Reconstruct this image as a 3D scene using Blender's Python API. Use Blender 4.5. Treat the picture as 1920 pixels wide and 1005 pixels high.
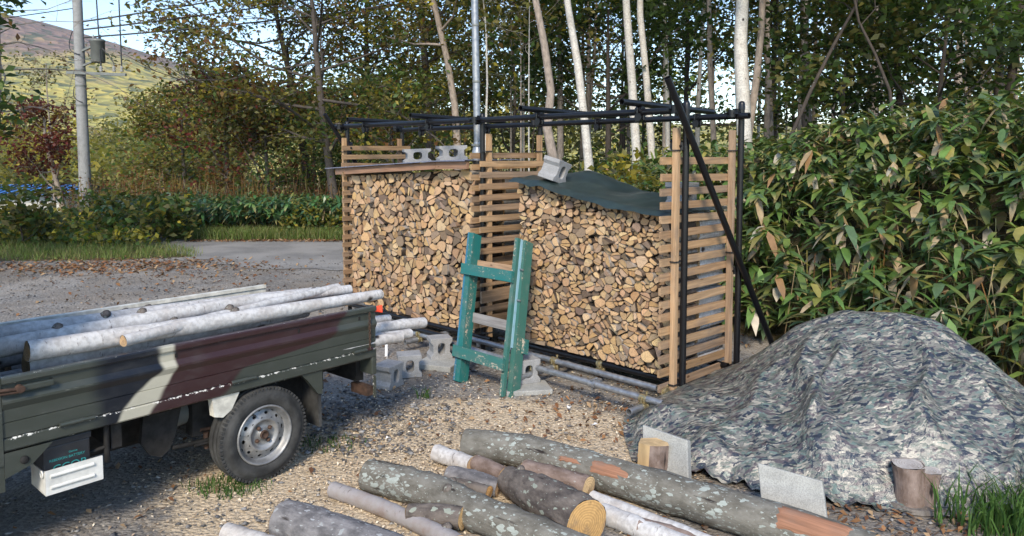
import bpy, math, random
import numpy as np
from mathutils import Vector, Matrix, Quaternion
random.seed(7); RNG = np.random.default_rng(7)
sc = bpy.context.scene
for o in list(bpy.data.objects): bpy.data.objects.remove(o)

# ------------------------------------------------------------------ camera, sky, sun, exposure
FPX, PITCH, CY, CAMH = 1387.0, math.radians(3.82), 382.3, 1.87
cam = bpy.data.cameras.new('camera'); camo = bpy.data.objects.new('camera', cam); sc.collection.objects.link(camo)
camo.location = (0, 0, CAMH); camo.rotation_euler = (math.pi/2 - PITCH, 0, 0)
cam.sensor_width = 36; cam.sensor_fit = 'HORIZONTAL'; cam.lens = FPX/1920*36
cam.shift_y = -(502.5-CY)/1920; cam.clip_start = .05; cam.clip_end = 6000
sc.camera = camo
SUN = Vector((-.10, -.78, .60)).normalized()
sl = bpy.data.lights.new('sun', 'SUN'); sl.energy = 2.3; sl.angle = math.radians(14); sl.color = (1, .885, .73)
so = bpy.data.objects.new('sun', sl); sc.collection.objects.link(so)
so.rotation_euler = SUN.to_track_quat('Z', 'Y').to_euler(); so.location = (-20, -30, 30)
w = bpy.data.worlds.new('World'); sc.world = w; w.use_nodes = True
wn = w.node_tree; wn.nodes.clear()
sky = wn.nodes.new('ShaderNodeTexSky'); sky.sky_type = 'NISHITA'; sky.sun_disc = False
sky.sun_elevation = math.asin(SUN.z); sky.sun_rotation = math.atan2(SUN.x, SUN.y)
sky.air_density = 1.0; sky.dust_density = .25; sky.ozone_density = 3.0
tc = wn.nodes.new('ShaderNodeTexCoord'); mp = wn.nodes.new('ShaderNodeMapping'); mp.inputs['Scale'].default_value = (1.6, 1.6, 6)
ns = wn.nodes.new('ShaderNodeTexNoise'); ns.inputs['Scale'].default_value = 2.2; ns.inputs['Detail'].default_value = 6
cr = wn.nodes.new('ShaderNodeValToRGB'); cr.color_ramp.elements[0].position = .62; cr.color_ramp.elements[1].position = .86
mx = wn.nodes.new('ShaderNodeMix'); mx.data_type = 'RGBA'; mx.inputs[7].default_value = (6.5, 6.6, 6.8, 1)
bg = wn.nodes.new('ShaderNodeBackground'); bg.inputs[1].default_value = .14
wo = wn.nodes.new('ShaderNodeOutputWorld')
for a, b in ((tc.outputs['Generated'], mp.inputs[0]), (mp.outputs[0], ns.inputs[0]), (ns.outputs[0], cr.inputs[0]), (cr.outputs[0], mx.inputs[0]),
             (sky.outputs[0], mx.inputs[6]), (mx.outputs[2], bg.inputs[0]), (bg.outputs[0], wo.inputs[0])): wn.links.new(a, b)
vs = sc.view_settings; vs.view_transform = 'Standard'; vs.look = 'None'; vs.exposure = 1.12; vs.gamma = 1; vs.use_curve_mapping = False
sc.cycles.max_bounces = 6; sc.cycles.diffuse_bounces = 3; sc.cycles.glossy_bounces = 3; sc.cycles.transmission_bounces = 3; sc.cycles.transparent_max_bounces = 4
sc.cycles.caustics_reflective = False; sc.cycles.caustics_refractive = False

# ------------------------------------------------------------------ positions from the survey of the place
def ray(u, v):
    a = (u-960)/FPX; b = (CY-v)/FPX; c, s = math.cos(PITCH), math.sin(PITCH)
    return np.array([a, c+b*s, -s+b*c])
def G(u, v, z=0.0):
    r = ray(u, v); return r*((z-CAMH)/r[2])+np.array([0, 0, CAMH])
def D(u, v, Y):
    r = ray(u, v); return r*(Y/r[1])+np.array([0, 0, CAMH])
AV = np.array([-.6907, .7231, 0]); BV = np.array([.7231, .6907, 0]); RP0 = np.array([1.2126, 5.3086, 0]); ZV = np.array([0, 0, 1.])
def R(a, b, z): return RP0+AV*a+BV*b+ZV*z
TT = np.array([.657, .754, 0]); TN = np.array([.754, -.657, 0]); TC = np.array([-.888, 4.735, 0])
def T(s, w_, z): return TC-TT*s-TN*w_+ZV*z
def sm(x): x = np.clip(x, 0, 1); return x*x*(3-2*x)
_nz = [(RNG.uniform(-1, 1, 3), RNG.uniform(0, 6.28)) for _ in range(12)]
def wob(p, sc_=1.0):
    p = np.asarray(p)*sc_; r = 0
    for k, (d, ph) in enumerate(_nz): r = r+np.sin(p@(d*(1+k*.45))*2.2+ph)/(1+k*.35)
    return r/4
FOOT = np.array([(9, 0.5), (4.1, 4.55), (2.75, 6.3), (1.5, 8.4), (.4, 11.2), (-2.0, 16.8), (-6, 19.5), (-16, 24), (-40, 34)])
FH = np.array([1.75, 1.7, 1.55, 1.25, .95, .35, 0, 0, 0])
def bank(x, y):
    x = np.asarray(x, float); y = np.asarray(y, float); best = np.full(x.shape, 1e9); hh = np.zeros(x.shape); sd = np.zeros(x.shape)
    for i in range(len(FOOT)-1):
        a, b = FOOT[i], FOOT[i+1]; d = b-a; L = d@d
        t = np.clip(((x-a[0])*d[0]+(y-a[1])*d[1])/L, 0, 1)
        qx, qy = x-(a[0]+t*d[0]), y-(a[1]+t*d[1]); dist = np.hypot(qx, qy)
        side = np.sign(d[0]*(y-a[1])-d[1]*(x-a[0]))*-1
        m = dist < best; best = np.where(m, dist, best); hh = np.where(m, FH[i]+(FH[i+1]-FH[i])*t, hh); sd = np.where(m, side, sd)
    return best*sd, hh
def hgt(x, y):
    d, hh = bank(x, y); d = np.maximum(d, 0)
    h = hh*sm(d/3.2)+np.minimum(d, 40)*.02*(hh > .3)
    x = np.asarray(x, float); y = np.asarray(y, float)
    h = h-4.5*sm((y-20.5)/30)*sm((-x-4)/9)
    return h
def H1(x, y): return float(hgt(np.array([x]), np.array([y]))[0])

# ------------------------------------------------------------------ mesh builder
COL = sc.collection
class MB:
    def __init__(s): s.v = []; s.f = []; s.t = []; s.l = []; s.m = []; s.s = []; s.n = 0
    def add(s, V, F, tint=(1, 1, 1), lc=None, mi=0, smooth=False):
        V = np.asarray(V, float); k = len(V); s.v.append(V); o = s.n
        s.f += [tuple(int(i)+o for i in f) for f in F]
        s.m += mi if isinstance(mi, list) else [mi]*len(F)
        s.s += [smooth]*len(F)
        t = np.asarray(tint, float); s.t.append(np.broadcast_to(t, (k, 3)))
        s.l.append(V if lc is None else np.asarray(lc, float)); s.n += k
        return s
    def mesh(s, name, mats, origin):
        me = bpy.data.meshes.new(name); V = np.concatenate(s.v)-origin
        me.from_pydata(V.tolist(), [], s.f); finish(me, np.concatenate(s.t), np.concatenate(s.l), mats)
        me.polygons.foreach_set('material_index', s.m); me.polygons.foreach_set('use_smooth', s.s); me.update(); return me
    def build(s, name, mats, parent=None, origin=None):
        V = np.concatenate(s.v)
        if origin is None: origin = (V.min(0)+V.max(0))/2
        origin = np.asarray(origin, float)
        return link(name, s.mesh(name, mats if isinstance(mats, (list, tuple)) else [mats], origin), Matrix.Translation(origin.tolist()), parent)
def finish(me, t, l, mats):
    c = me.color_attributes.new('tint', 'FLOAT_COLOR', 'POINT'); c.data.foreach_set('color', np.concatenate([t, np.ones((len(t), 1))], 1).astype(np.float32).ravel())
    if l is not None:
        a = me.attributes.new('lc', 'FLOAT_VECTOR', 'POINT'); a.data.foreach_set('vector', np.asarray(l, np.float32).ravel())
    for m in mats: me.materials.append(m)
def link(name, data, mat4, parent=None):
    o = bpy.data.objects.new(name, data); COL.objects.link(o)
    if parent is not None:
        o.parent = parent; pl = Vector((0, 0, 0)); p = parent
        o.matrix_parent_inverse = PM[p.name].inverted()
    o.matrix_basis = mat4; PM[o.name] = mat4.copy()
    return o
PM = {}
def empty(name, loc, label=None, cat=None, group=None):
    o = bpy.data.objects.new(name, None); COL.objects.link(o); o.location = [float(x) for x in loc]; o.empty_display_size = .1
    PM[o.name] = Matrix.Translation([float(x) for x in loc]); tag(o, label, cat, group); return o
def tag(o, label=None, cat=None, group=None, kind=None):
    for k, v in (('label', label), ('category', cat), ('group', group), ('kind', kind)):
        if v: o[k] = v
    return o
def big(name, V, polys, tint, mat, parent=None, lc=None, smooth=False):
    """polys: list of int arrays (n,k)"""
    me = bpy.data.meshes.new(name); V = np.asarray(V, np.float32); me.vertices.add(len(V)); me.vertices.foreach_set('co', V.ravel())
    tot = np.concatenate([np.full(len(p), p.shape[1]) for p in polys]); idx = np.concatenate([p.ravel() for p in polys])
    me.loops.add(len(idx)); me.loops.foreach_set('vertex_index', idx.astype(np.int32))
    me.polygons.add(len(tot)); st = np.concatenate([[0], np.cumsum(tot)[:-1]])
    me.polygons.foreach_set('loop_start', st.astype(np.int32)); me.polygons.foreach_set('loop_total', tot.astype(np.int32))
    if smooth: me.polygons.foreach_set('use_smooth', np.ones(len(tot), bool))
    finish(me, np.asarray(tint), lc, [mat]); me.update(calc_edges=True); me.validate()
    return link(name, me, Matrix.Identity(4), parent)
def basis(d, ref=None):
    d = np.asarray(d, float); d = d/np.linalg.norm(d)
    r = np.array([0, 0, 1.]) if abs(d[2]) < .9 else np.array([1., 0, 0])
    if ref is not None: r = np.asarray(ref, float)
    x = np.cross(r, d); x /= np.linalg.norm(x); return x, np.cross(d, x), d
BOXF = [(0, 3, 2, 1), (4, 5, 6, 7), (0, 1, 5, 4), (1, 2, 6, 5), (2, 3, 7, 6), (3, 0, 4, 7)]
def box(mb, c, ax, ay, az, tint=(1, 1, 1), mi=0, lco=None, chamfer=0):
    """box with half-axis vectors"""
    c = np.asarray(c, float); ax, ay, az = (np.asarray(q, float) for q in (ax, ay, az))
    sg = [(-1, -1, -1), (1, -1, -1), (1, 1, -1), (-1, 1, -1), (-1, -1, 1), (1, -1, 1), (1, 1, 1), (-1, 1, 1)]
    V = [c+ax*i+ay*j+az*k for i, j, k in sg]
    L = np.array([[i*np.linalg.norm(ax), j*np.linalg.norm(ay), k*np.linalg.norm(az)] for i, j, k in sg])
    ln = [np.linalg.norm(q) for q in (ax, ay, az)]; m = int(np.argmax(ln))
    L = np.roll(L, 2-m, 1)+(RNG.uniform(-20, 20, 3) if lco is None else lco)
    mb.add(V, BOXF, tint, L, mi)
def board(mb, p, q, wv, tv, tint=(1, 1, 1), mi=0, n=1):
    p, q = np.asarray(p, float), np.asarray(q, float); box(mb, (p+q)/2, (q-p)/2, np.asarray(wv)/2, np.asarray(tv)/2, tint, mi)
def tube(mb, path, rad, n=10, mi=0, cap=None, tint=(1, 1, 1), capt=None, smooth=True, rough=0, lco=None, ends=(1, 1)):
    P = np.asarray(path, float); m = len(P); rad = np.broadcast_to(np.asarray(rad, float), (m,))
    tg = np.gradient(P, axis=0); x, y, _ = basis(tg[0]); V = []; L = []; s = 0
    off = RNG.uniform(-9, 9, 3) if lco is None else np.asarray(lco)
    an = np.arange(n)/n*2*math.pi; rr = RNG.normal(0, rough, (m, n)) if rough else np.zeros((m, n))
    rings = []
    for i in range(m):
        d = tg[i]/np.linalg.norm(tg[i]); x = x-d*(x@d); x /= np.linalg.norm(x); y = np.cross(d, x)
        if i: s += np.linalg.norm(P[i]-P[i-1])
        r = rad[i]*(1+rr[i]); c, q = np.cos(an)*r, np.sin(an)*r
        ring = P[i]+c[:, None]*x+q[:, None]*y; rings.append(ring); V.append(ring)
        L.append(np.stack([c+off[0], q+off[1], np.full(n, s)+off[2]], 1))
    F = [(i*n+j, i*n+(j+1) % n, (i+1)*n+(j+1) % n, (i+1)*n+j) for i in range(m-1) for j in range(n)]
    mb.add(np.concatenate(V), F, tint, np.concatenate(L), mi, smooth)
    for e, i in ((0, 0), (1, m-1)):
        if ends[e]:
            f = list(range(n)); f = f if e else f[::-1]
            l = np.stack([np.cos(an)*rad[i], np.sin(an)*rad[i], np.full(n, off[2])], 1)+np.array([RNG.uniform(-.01, .01), RNG.uniform(-.01, .01), 0])
            mb.add(rings[i], [f], tint if capt is None else capt, l, mi if cap is None else cap)
def lathe(mb, c, axis, prof, n=32, mi=0, tint=(1, 1, 1), smooth=True):
    """prof [(r, h)] about axis through c"""
    x, y, d = basis(axis); V = []; an = np.arange(n)/n*2*math.pi
    for r, h in prof:
        V.append(np.asarray(c)+d*h+np.cos(an)[:, None]*x*r+np.sin(an)[:, None]*y*r)
    m = len(prof); F = [(i*n+j, i*n+(j+1) % n, (i+1)*n+(j+1) % n, (i+1)*n+j) for i in range(m-1) for j in range(n)]
    V = np.concatenate(V); mb.add(V, F, tint, V-np.asarray(c), mi, smooth)

# ------------------------------------------------------------------ materials
def N(nt, typ, ins=None, **at):
    nd = nt.nodes.new('ShaderNode'+typ)
    for k, v in at.items(): setattr(nd, k, v)
    for k, v in (ins or {}).items():
        s = nd.inputs[k]
        if isinstance(v, bpy.types.NodeSocket): nt.links.new(v, s)
        else:
            if hasattr(s.default_value, '__len__') and len(s.default_value) == 4 and len(v) == 3: v = (*v, 1)
            s.default_value = v
    return nd
def newmat(name):
    m = bpy.data.materials.new(name); m.use_nodes = True; m.node_tree.nodes.clear(); return m, m.node_tree
def mixc(nt, f, a, b, bl='MIX'): return N(nt, 'Mix', {0: f, 6: a, 7: b}, data_type='RGBA', blend_type=bl).outputs[2]
def mth(nt, op, a, b=0.0, c=None, clamp=False):
    i = {0: a, 1: b}
    if c is not None: i[2] = c
    return N(nt, 'Math', i, operation=op, use_clamp=clamp).outputs[0]
def rng(nt, v, a, b, c=0.0, d=1.0): return N(nt, 'MapRange', {0: v, 1: a, 2: b, 3: c, 4: d}, interpolation_type='SMOOTHSTEP').outputs[0]
def ramp(nt, f, st):
    r = N(nt, 'ValToRGB', {0: f}); e = r.color_ramp.elements
    while len(e) < len(st): e.new(.5)
    for q, (p, c) in zip(e, st): q.position = p; q.color = (*c, 1) if len(c) == 3 else c
    return r.outputs[0]
def attr(nt, n): return N(nt, 'Attribute', attribute_name=n)
def vec(nt, n='lc', scale=(1, 1, 1)):
    return N(nt, 'Mapping', {0: attr(nt, n).outputs['Vector'], 3: scale}).outputs[0]
def pos(nt, scale=(1, 1, 1)): return N(nt, 'Mapping', {0: N(nt, 'NewGeometry').outputs[0], 3: scale}).outputs[0]
def noise(nt, v, s=5, d=4, r=.55, dist=0): return N(nt, 'TexNoise', {'Vector': v, 'Scale': s, 'Detail': d, 'Roughness': r, 'Distortion': dist}).outputs[0]
def voro(nt, v, s=5, feature='F1', rnd=1.0): return N(nt, 'TexVoronoi', {'Vector': v, 'Scale': s, 'Randomness': rnd}, feature=feature)
def bump(nt, h, st=.3, di=.01): return N(nt, 'Bump', {'Height': h, 'Strength': st, 'Distance': di}).outputs[0]
def prin(nt, col, rough=.7, metal=0.0, normal=None, spec=.4, coat=0):
    i = {'Base Color': col, 'Roughness': rough, 'Metallic': metal, 'Specular IOR Level': spec}
    if normal is not None: i['Normal'] = normal
    if coat: i['Coat Weight'] = coat
    return N(nt, 'BsdfPrincipled', i).outputs[0]
def out(nt, s): N(nt, 'OutputMaterial', {0: s})
def tintc(nt): return attr(nt, 'tint').outputs['Color']

def m_leaf(name, trans=.35, rough=.45, spec=.35):
    m, nt = newmat(name); c = tintc(nt)
    c = mixc(nt, rng(nt, noise(nt, pos(nt), 14, 2), .3, .7), mixc(nt, .25, c, (0, 0, 0)), c)
    p = prin(nt, c, rough, spec=spec); t = N(nt, 'BsdfTranslucent', {0: mixc(nt, 1.0, c, (1.25, 1.2, .6), 'MULTIPLY')}).outputs[0]
    out(nt, N(nt, 'MixShader', {0: trans, 1: p, 2: t}).outputs[0]); return m
def m_flat(name, col=None, rough=.8, metal=0, spec=.3, ns=30, amp=.3, bs=.2, usetint=False, coat=0):
    m, nt = newmat(name); v = vec(nt); n = noise(nt, v, ns, 5, .6)
    c = tintc(nt) if usetint else N(nt, 'RGB').outputs[0]
    if not usetint: c.default_value = (*col, 1)
    c = mixc(nt, rng(nt, n, .25, .75), mixc(nt, amp, c, (0, 0, 0)), mixc(nt, 1.0, c, (1+amp*.6,)*3, 'MULTIPLY'))
    out(nt, prin(nt, c, rough, metal, bump(nt, n, bs, .004), spec, coat)); return m
def m_wood(name, dark=.45):
    m, nt = newmat(name); n = noise(nt, vec(nt, 'lc', (45, 45, 2.5)), 1, 5, .6, .6); k = noise(nt, vec(nt, 'lc', (1, 1, .5)), 9, 3)
    c = tintc(nt); c = mixc(nt, rng(nt, n, .3, .7), mixc(nt, dark, c, (.02, .012, .006)), c); c = mixc(nt, rng(nt, k, .5, .75, 0, .45), c, (.16, .13, .11))
    kn = voro(nt, vec(nt, 'lc', (9, 9, 4)), 1).outputs['Distance']; c = mixc(nt, rng(nt, kn, .12, .05), c, (.09, .045, .02))
    out(nt, prin(nt, c, .75, 0, bump(nt, n, .35, .004), .25)); return m
def m_end(name):
    m, nt = newmat(name); v = vec(nt); c = tintc(nt)
    xy = N(nt, 'Mapping', {0: v, 3: (1, 1, 0)}).outputs[0]; dn = noise(nt, v, 12, 3)
    r = mth(nt, 'ADD', N(nt, 'VectorMath', {0: xy}, operation='LENGTH').outputs['Value'], mth(nt, 'MULTIPLY', dn, .02))
    wv = mth(nt, 'SINE', mth(nt, 'MULTIPLY', r, 480)); f = noise(nt, vec(nt, 'lc', (1, 1, 1)), 55, 4, .7); cr_ = noise(nt, vec(nt, 'lc', (90, 14, 30)), 1, 3)
    c = mixc(nt, rng(nt, wv, -1, 1, 0, .3), c, (.12, .06, .025)); c = mixc(nt, rng(nt, f, .35, .75, .0, .55), c, mixc(nt, .5, c, (.05, .04, .03)))
    c = mixc(nt, rng(nt, dn, .52, .72, 0, .5), c, (.17, .13, .10)); c = mixc(nt, rng(nt, cr_, .66, .74, 0, .6), c, (.04, .02, .01))
    out(nt, prin(nt, c, .85, 0, bump(nt, f, .5, .004), .2)); return m
def m_bark(name, base=(.11, .095, .08), light=(.2, .19, .17), lichen=(.42, .46, .42), amount=.5, spots=17, usetint=False):
    m, nt = newmat(name); v = vec(nt, 'lc', (1, 1, .55)); n = noise(nt, v, 18, 6, .65); n2 = noise(nt, v, 5, 3)
    b = tintc(nt) if usetint else base; c = mixc(nt, rng(nt, n, .3, .7), mixc(nt, .45, b, (.02, .018, .015)) if usetint else base, b if usetint else light)
    dv = N(nt, 'VectorMath', {0: v, 1: mth(nt, 'MULTIPLY', noise(nt, v, 40, 3), .03)}, operation='ADD').outputs[0]
    vo = voro(nt, dv, spots); thr = rng(nt, n2, .3, .7, .1, .42)
    msk = mth(nt, 'LESS_THAN', vo.outputs['Distance'], mth(nt, 'MULTIPLY', thr, amount*1.7))
    vo2 = voro(nt, dv, spots*2.3); msk2 = mth(nt, 'LESS_THAN', vo2.outputs['Distance'], mth(nt, 'MULTIPLY', thr, amount*1.4))
    lc_ = mixc(nt, rng(nt, n, .35, .65), lichen, mixc(nt, .4, lichen, (.2, .22, .2)))
    c = mixc(nt, mth(nt, 'MULTIPLY', msk, .85), c, lc_); c = mixc(nt, mth(nt, 'MULTIPLY', msk2, .7), c, lc_)
    ck = noise(nt, vec(nt, 'lc', (22, 22, 3)), 1, 4); c = mixc(nt, rng(nt, ck, .64, .72), c, (.025, .02, .018))
    out(nt, prin(nt, c, .85, 0, bump(nt, mth(nt, 'ADD', n, mth(nt, 'MULTIPLY', ck, -.8)), .7, .012), .2)); return m
def m_birch(name, white=(.62, .6, .56), tan=(.42, .33, .25), brown=.35):
    m, nt = newmat(name); n = noise(nt, vec(nt, 'lc', (17, 17, 52)), 1, 4, .6); n2 = noise(nt, vec(nt), 7, 5, .6); n3 = noise(nt, vec(nt), 38, 4)
    c = mixc(nt, rng(nt, n2, .42, .7, 0, brown*2), white, tan); c = mixc(nt, rng(nt, n3, .35, .7, 0, .6), c, (.27, .255, .24))
    c = mixc(nt, rng(nt, n, .62, .70, 0, .7), c, (.11, .09, .08))
    vo = voro(nt, vec(nt, 'lc', (1, 1, .75)), 5.5).outputs['Distance']; c = mixc(nt, rng(nt, mth(nt, 'ADD', vo, mth(nt, 'MULTIPLY', n3, .16)), .235, .14), c, (.035, .028, .025))
    out(nt, prin(nt, c, .65, 0, bump(nt, mth(nt, 'ADD', n3, n), .45, .006), .3)); return m
M = {}
M['leaf'] = m_leaf('tree_leaf', .5); M['sasa'] = m_leaf('bamboo_grass_leaf', .22, .38, .5); M['dry'] = m_leaf('dry_leaf', .15, .8, .1); M['grass'] = m_leaf('grass_blade', .3, .6, .2)
M['wood'] = m_wood('sawn_timber'); M['end'] = m_end('cut_end_grain'); M['side'] = m_flat('split_log_side', usetint=True, ns=22, amp=.6, bs=.6)
M['bark'] = m_bark('lichened_bark', (.10, .092, .075), (.19, .18, .155), (.36, .395, .36), .62, 32); M['greybark'] = m_bark('smooth_grey_bark', (.085, .082, .085), (.23, .22, .22), (.33, .34, .35), .45, 26)
M['darkbark'] = m_bark('dark_bark', (.06, .05, .045), (.17, .145, .125), (.3, .33, .27), .5, 20); M['brownbark'] = m_bark('brown_bark', (.13, .09, .07), (.26, .2, .17), (.4, .37, .34), .18, 20)
M['greybirch'] = m_birch('grey_birch_bark', (.30, .28, .28), (.22, .165, .14), .5)
M['treebark'] = m_bark('standing_tree_bark', amount=.2, spots=8, usetint=True, lichen=(.3, .3, .27)); M['birch'] = m_birch('birch_bark', (.54, .53, .515), (.34, .29, .25), .28); M['birchtree'] = m_birch('standing_birch_bark', (.6, .57, .51), (.4, .34, .28), .3)
M['black'] = m_flat('black_paint', (.006, .006, .0075), .33, 0, .4, 60, .2, .05)
def m_galv():
    m, nt = newmat('galvanised_steel'); n = noise(nt, vec(nt), 25, 4)
    c = mixc(nt, rng(nt, n, .3, .7), (.24, .25, .265), (.36, .375, .39)); out(nt, prin(nt, c, rng(nt, n, .3, .7, .38, .55), .7)); return m
M['galv'] = m_galv(); M['gold'] = m_flat('zinc_clamp', (.45, .38, .22), .4, .8, .5, 40, .4)
def m_conc(name, col):
    m, nt = newmat(name); n = noise(nt, pos(nt), 9, 5, .7); f = noise(nt, pos(nt), 160, 2, .8)
    c = mixc(nt, rng(nt, n, .3, .7), mixc(nt, .3, col, (.06, .06, .055)), col); c = mixc(nt, rng(nt, f, .35, .7, 0, .45), c, (.12, .12, .12))
    out(nt, prin(nt, c, .92, 0, bump(nt, f, .6, .004), .15)); return m
M['block'] = m_conc('cement_block', (.36, .36, .36)); M['slab'] = m_conc('paving_concrete', (.42, .42, .39)); M['polec'] = m_conc('spun_concrete', (.33, .335, .33))
def m_teal():
    m, nt = newmat('worn_teal_paint'); n = noise(nt, vec(nt, 'lc', (14, 14, 1.6)), 1, 5, .65); n2 = noise(nt, vec(nt), 40, 4, .7)
    c = mixc(nt, rng(nt, n, .35, .7), tintc(nt), mixc(nt, .5, tintc(nt), (.06, .11, .09))); n3 = noise(nt, vec(nt), 6, 4, .7); c = mixc(nt, rng(nt, n3, .5, .75, 0, .55), c, (.13, .16, .14))
    c = mixc(nt, rng(nt, mth(nt, 'ADD', mth(nt, 'MULTIPLY', n2, .5), mth(nt, 'MULTIPLY', n, .5)), .575, .60), c, (.36, .31, .24))
    out(nt, prin(nt, c, .5, 0, bump(nt, n, .25, .003), .4)); return m
M['teal'] = m_teal()
def m_camo_truck():
    m, nt = newmat('camouflage_truck_paint'); a = attr(nt, 'lc').outputs['Vector']; sp = N(nt, 'SeparateXYZ', {0: a})
    nz = mth(nt, 'MULTIPLY', mth(nt, 'SUBTRACT', noise(nt, a, 3.5, 2), .5), .16); s = mth(nt, 'ADD', sp.outputs[0], nz); z = sp.outputs[2]
    low = mth(nt, 'MAXIMUM', mth(nt, 'SUBTRACT', .78, z), 0.0)
    OL, NV, CR, MA = (.042, .048, .039), (.007, .009, .014), (.40, .38, .30), (.034, .0145, .015)
    b1 = mth(nt, 'SUBTRACT', s, mth(nt, 'MULTIPLY', low, .95)); b2 = mth(nt, 'SUBTRACT', s, mth(nt, 'MULTIPLY', low, .62))
    ol = mth(nt, 'ADD', mth(nt, 'ADD', .24, mth(nt, 'MULTIPLY', mth(nt, 'SUBTRACT', .87, z), 1.0)), mth(nt, 'MULTIPLY', rng(nt, z, .75, .68), .5))
    c = mixc(nt, rng(nt, mth(nt, 'SUBTRACT', s, ol), -.02, .02), OL, MA); c = mixc(nt, rng(nt, b2, 1.285, 1.315), c, CR); c = mixc(nt, rng(nt, b1, 1.37, 1.40), c, NV); c = mixc(nt, rng(nt, s, 1.62, 1.72), c, OL)
    f = noise(nt, N(nt, 'Mapping', {0: a, 3: (1, 1, 2.2)}).outputs[0], 7, 6, .7); c = mixc(nt, rng(nt, f, .45, .8, 0, .22), c, (.11, .105, .095))
    sc_ = noise(nt, N(nt, 'Mapping', {0: a, 3: (3, 3, 40)}).outputs[0], 2, 4); c = mixc(nt, rng(nt, sc_, .7, .74, 0, .35), c, (.25, .25, .22))
    # flaked paint along the folded edges, down to the factory white
    ed = attr(nt, 'tint').outputs['Fac']; ch = noise(nt, N(nt, 'Mapping', {0: a, 3: (1, 1, .8)}).outputs[0], 46, 5, .75)
    msk = rng(nt, mth(nt, 'ADD', ch, mth(nt, 'MULTIPLY', mth(nt, 'SUBTRACT', 1.0, ed), .2)), .725, .74)
    c = mixc(nt, msk, c, (.62, .61, .56))
    out(nt, prin(nt, c, rng(nt, f, .3, .7, .3, .5), 0, bump(nt, f, .08, .004), .45)); return m
M['camo'] = m_camo_truck()
M['cream'] = m_flat('old_white_paint', (.6, .58, .5), .5, 0, .4, 14, .35, .1); M['under'] = m_flat('grimy_chassis', (.022, .021, .02), .8, 0, .2, 18, .5, .3); M['rubber'] = m_flat('dusty_rubber', (.05, .05, .048), .85, 0, .25, 12, .55, .3)
M['rim'] = m_flat('wheel_silver', (.27, .27, .265), .45, .45, .5, 16, .4, .05); M['rust'] = m_flat('rusty_steel', (.075, .045, .032), .8, .2, .3, 30, .5, .4); M['dark'] = m_flat('black_plastic', (.02, .022, .026), .45, 0, .5, 12, .3, .05)
M['print'] = m_flat('teal_print', (.04, .28, .27), .6); M['grimywhite'] = m_flat('chipped_white', (.64, .63, .58), .5, 0, .4, 10, .25, .15); M['red'] = m_flat('red_cloth', (.75, .06, .02), .7); M['paper'] = m_flat('white_scrap', (.7, .7, .7), .7)
M['blue'] = m_flat('blue_roof_paint', (.05, .2, .52), .4, .1, .5, 8, .2); M['cream_wall'] = m_flat('cream_wall', (.55, .53, .47), .8); M['trans'] = m_flat('transformer_grey', (.16, .17, .16), .5, .2, .4, 8, .2); M['glass'] = m_flat('dark_glass', (.02, .025, .03), .08, 0, .6)
def m_tarp():
    m, nt = newmat('camouflage_tarpaulin'); v = N(nt, 'Mapping', {0: attr(nt, 'lc').outputs['Vector'], 2: (0, 0, .35), 3: (16, 40, 30)}).outputs[0]
    def lay(k, a, b, col, c): return mixc(nt, rng(nt, noise(nt, N(nt, 'Mapping', {0: v, 1: (k*7.3, k*3.1, k)}).outputs[0], 1, 1.5, .5, .7), a, b), c, col)
    c = lay(1, .53, .535, (.078, .098, .08), (.15, .148, .128)); c = lay(2, .57, .575, (.30, .278, .228), c); c = lay(3, .57, .575, (.078, .064, .066), c); c = lay(4, .57, .575, (.02, .025, .036), c); c = lay(5, .64, .645, (.11, .15, .13), c)
    f = noise(nt, attr(nt, 'lc').outputs['Vector'], 26, 5, .65); f2 = noise(nt, vec(nt, 'lc', (1, 1.6, 1)), 8, 4, .6, 1.0)
    out(nt, prin(nt, c, rng(nt, f, .3, .7, .29, .45), 0, bump(nt, mth(nt, 'ADD', f, mth(nt, 'MULTIPLY', f2, 2)), .4, .02), .8)); return m
M['tarp'] = m_tarp()
M['greentarp'] = m_flat('green_plastic_sheet', (.02, .034, .031), .36, 0, .6, 9, .35, .35); M['sheet'] = m_flat('roofing_sheet', (.2, .21, .28), .4, .2, .5)
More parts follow.
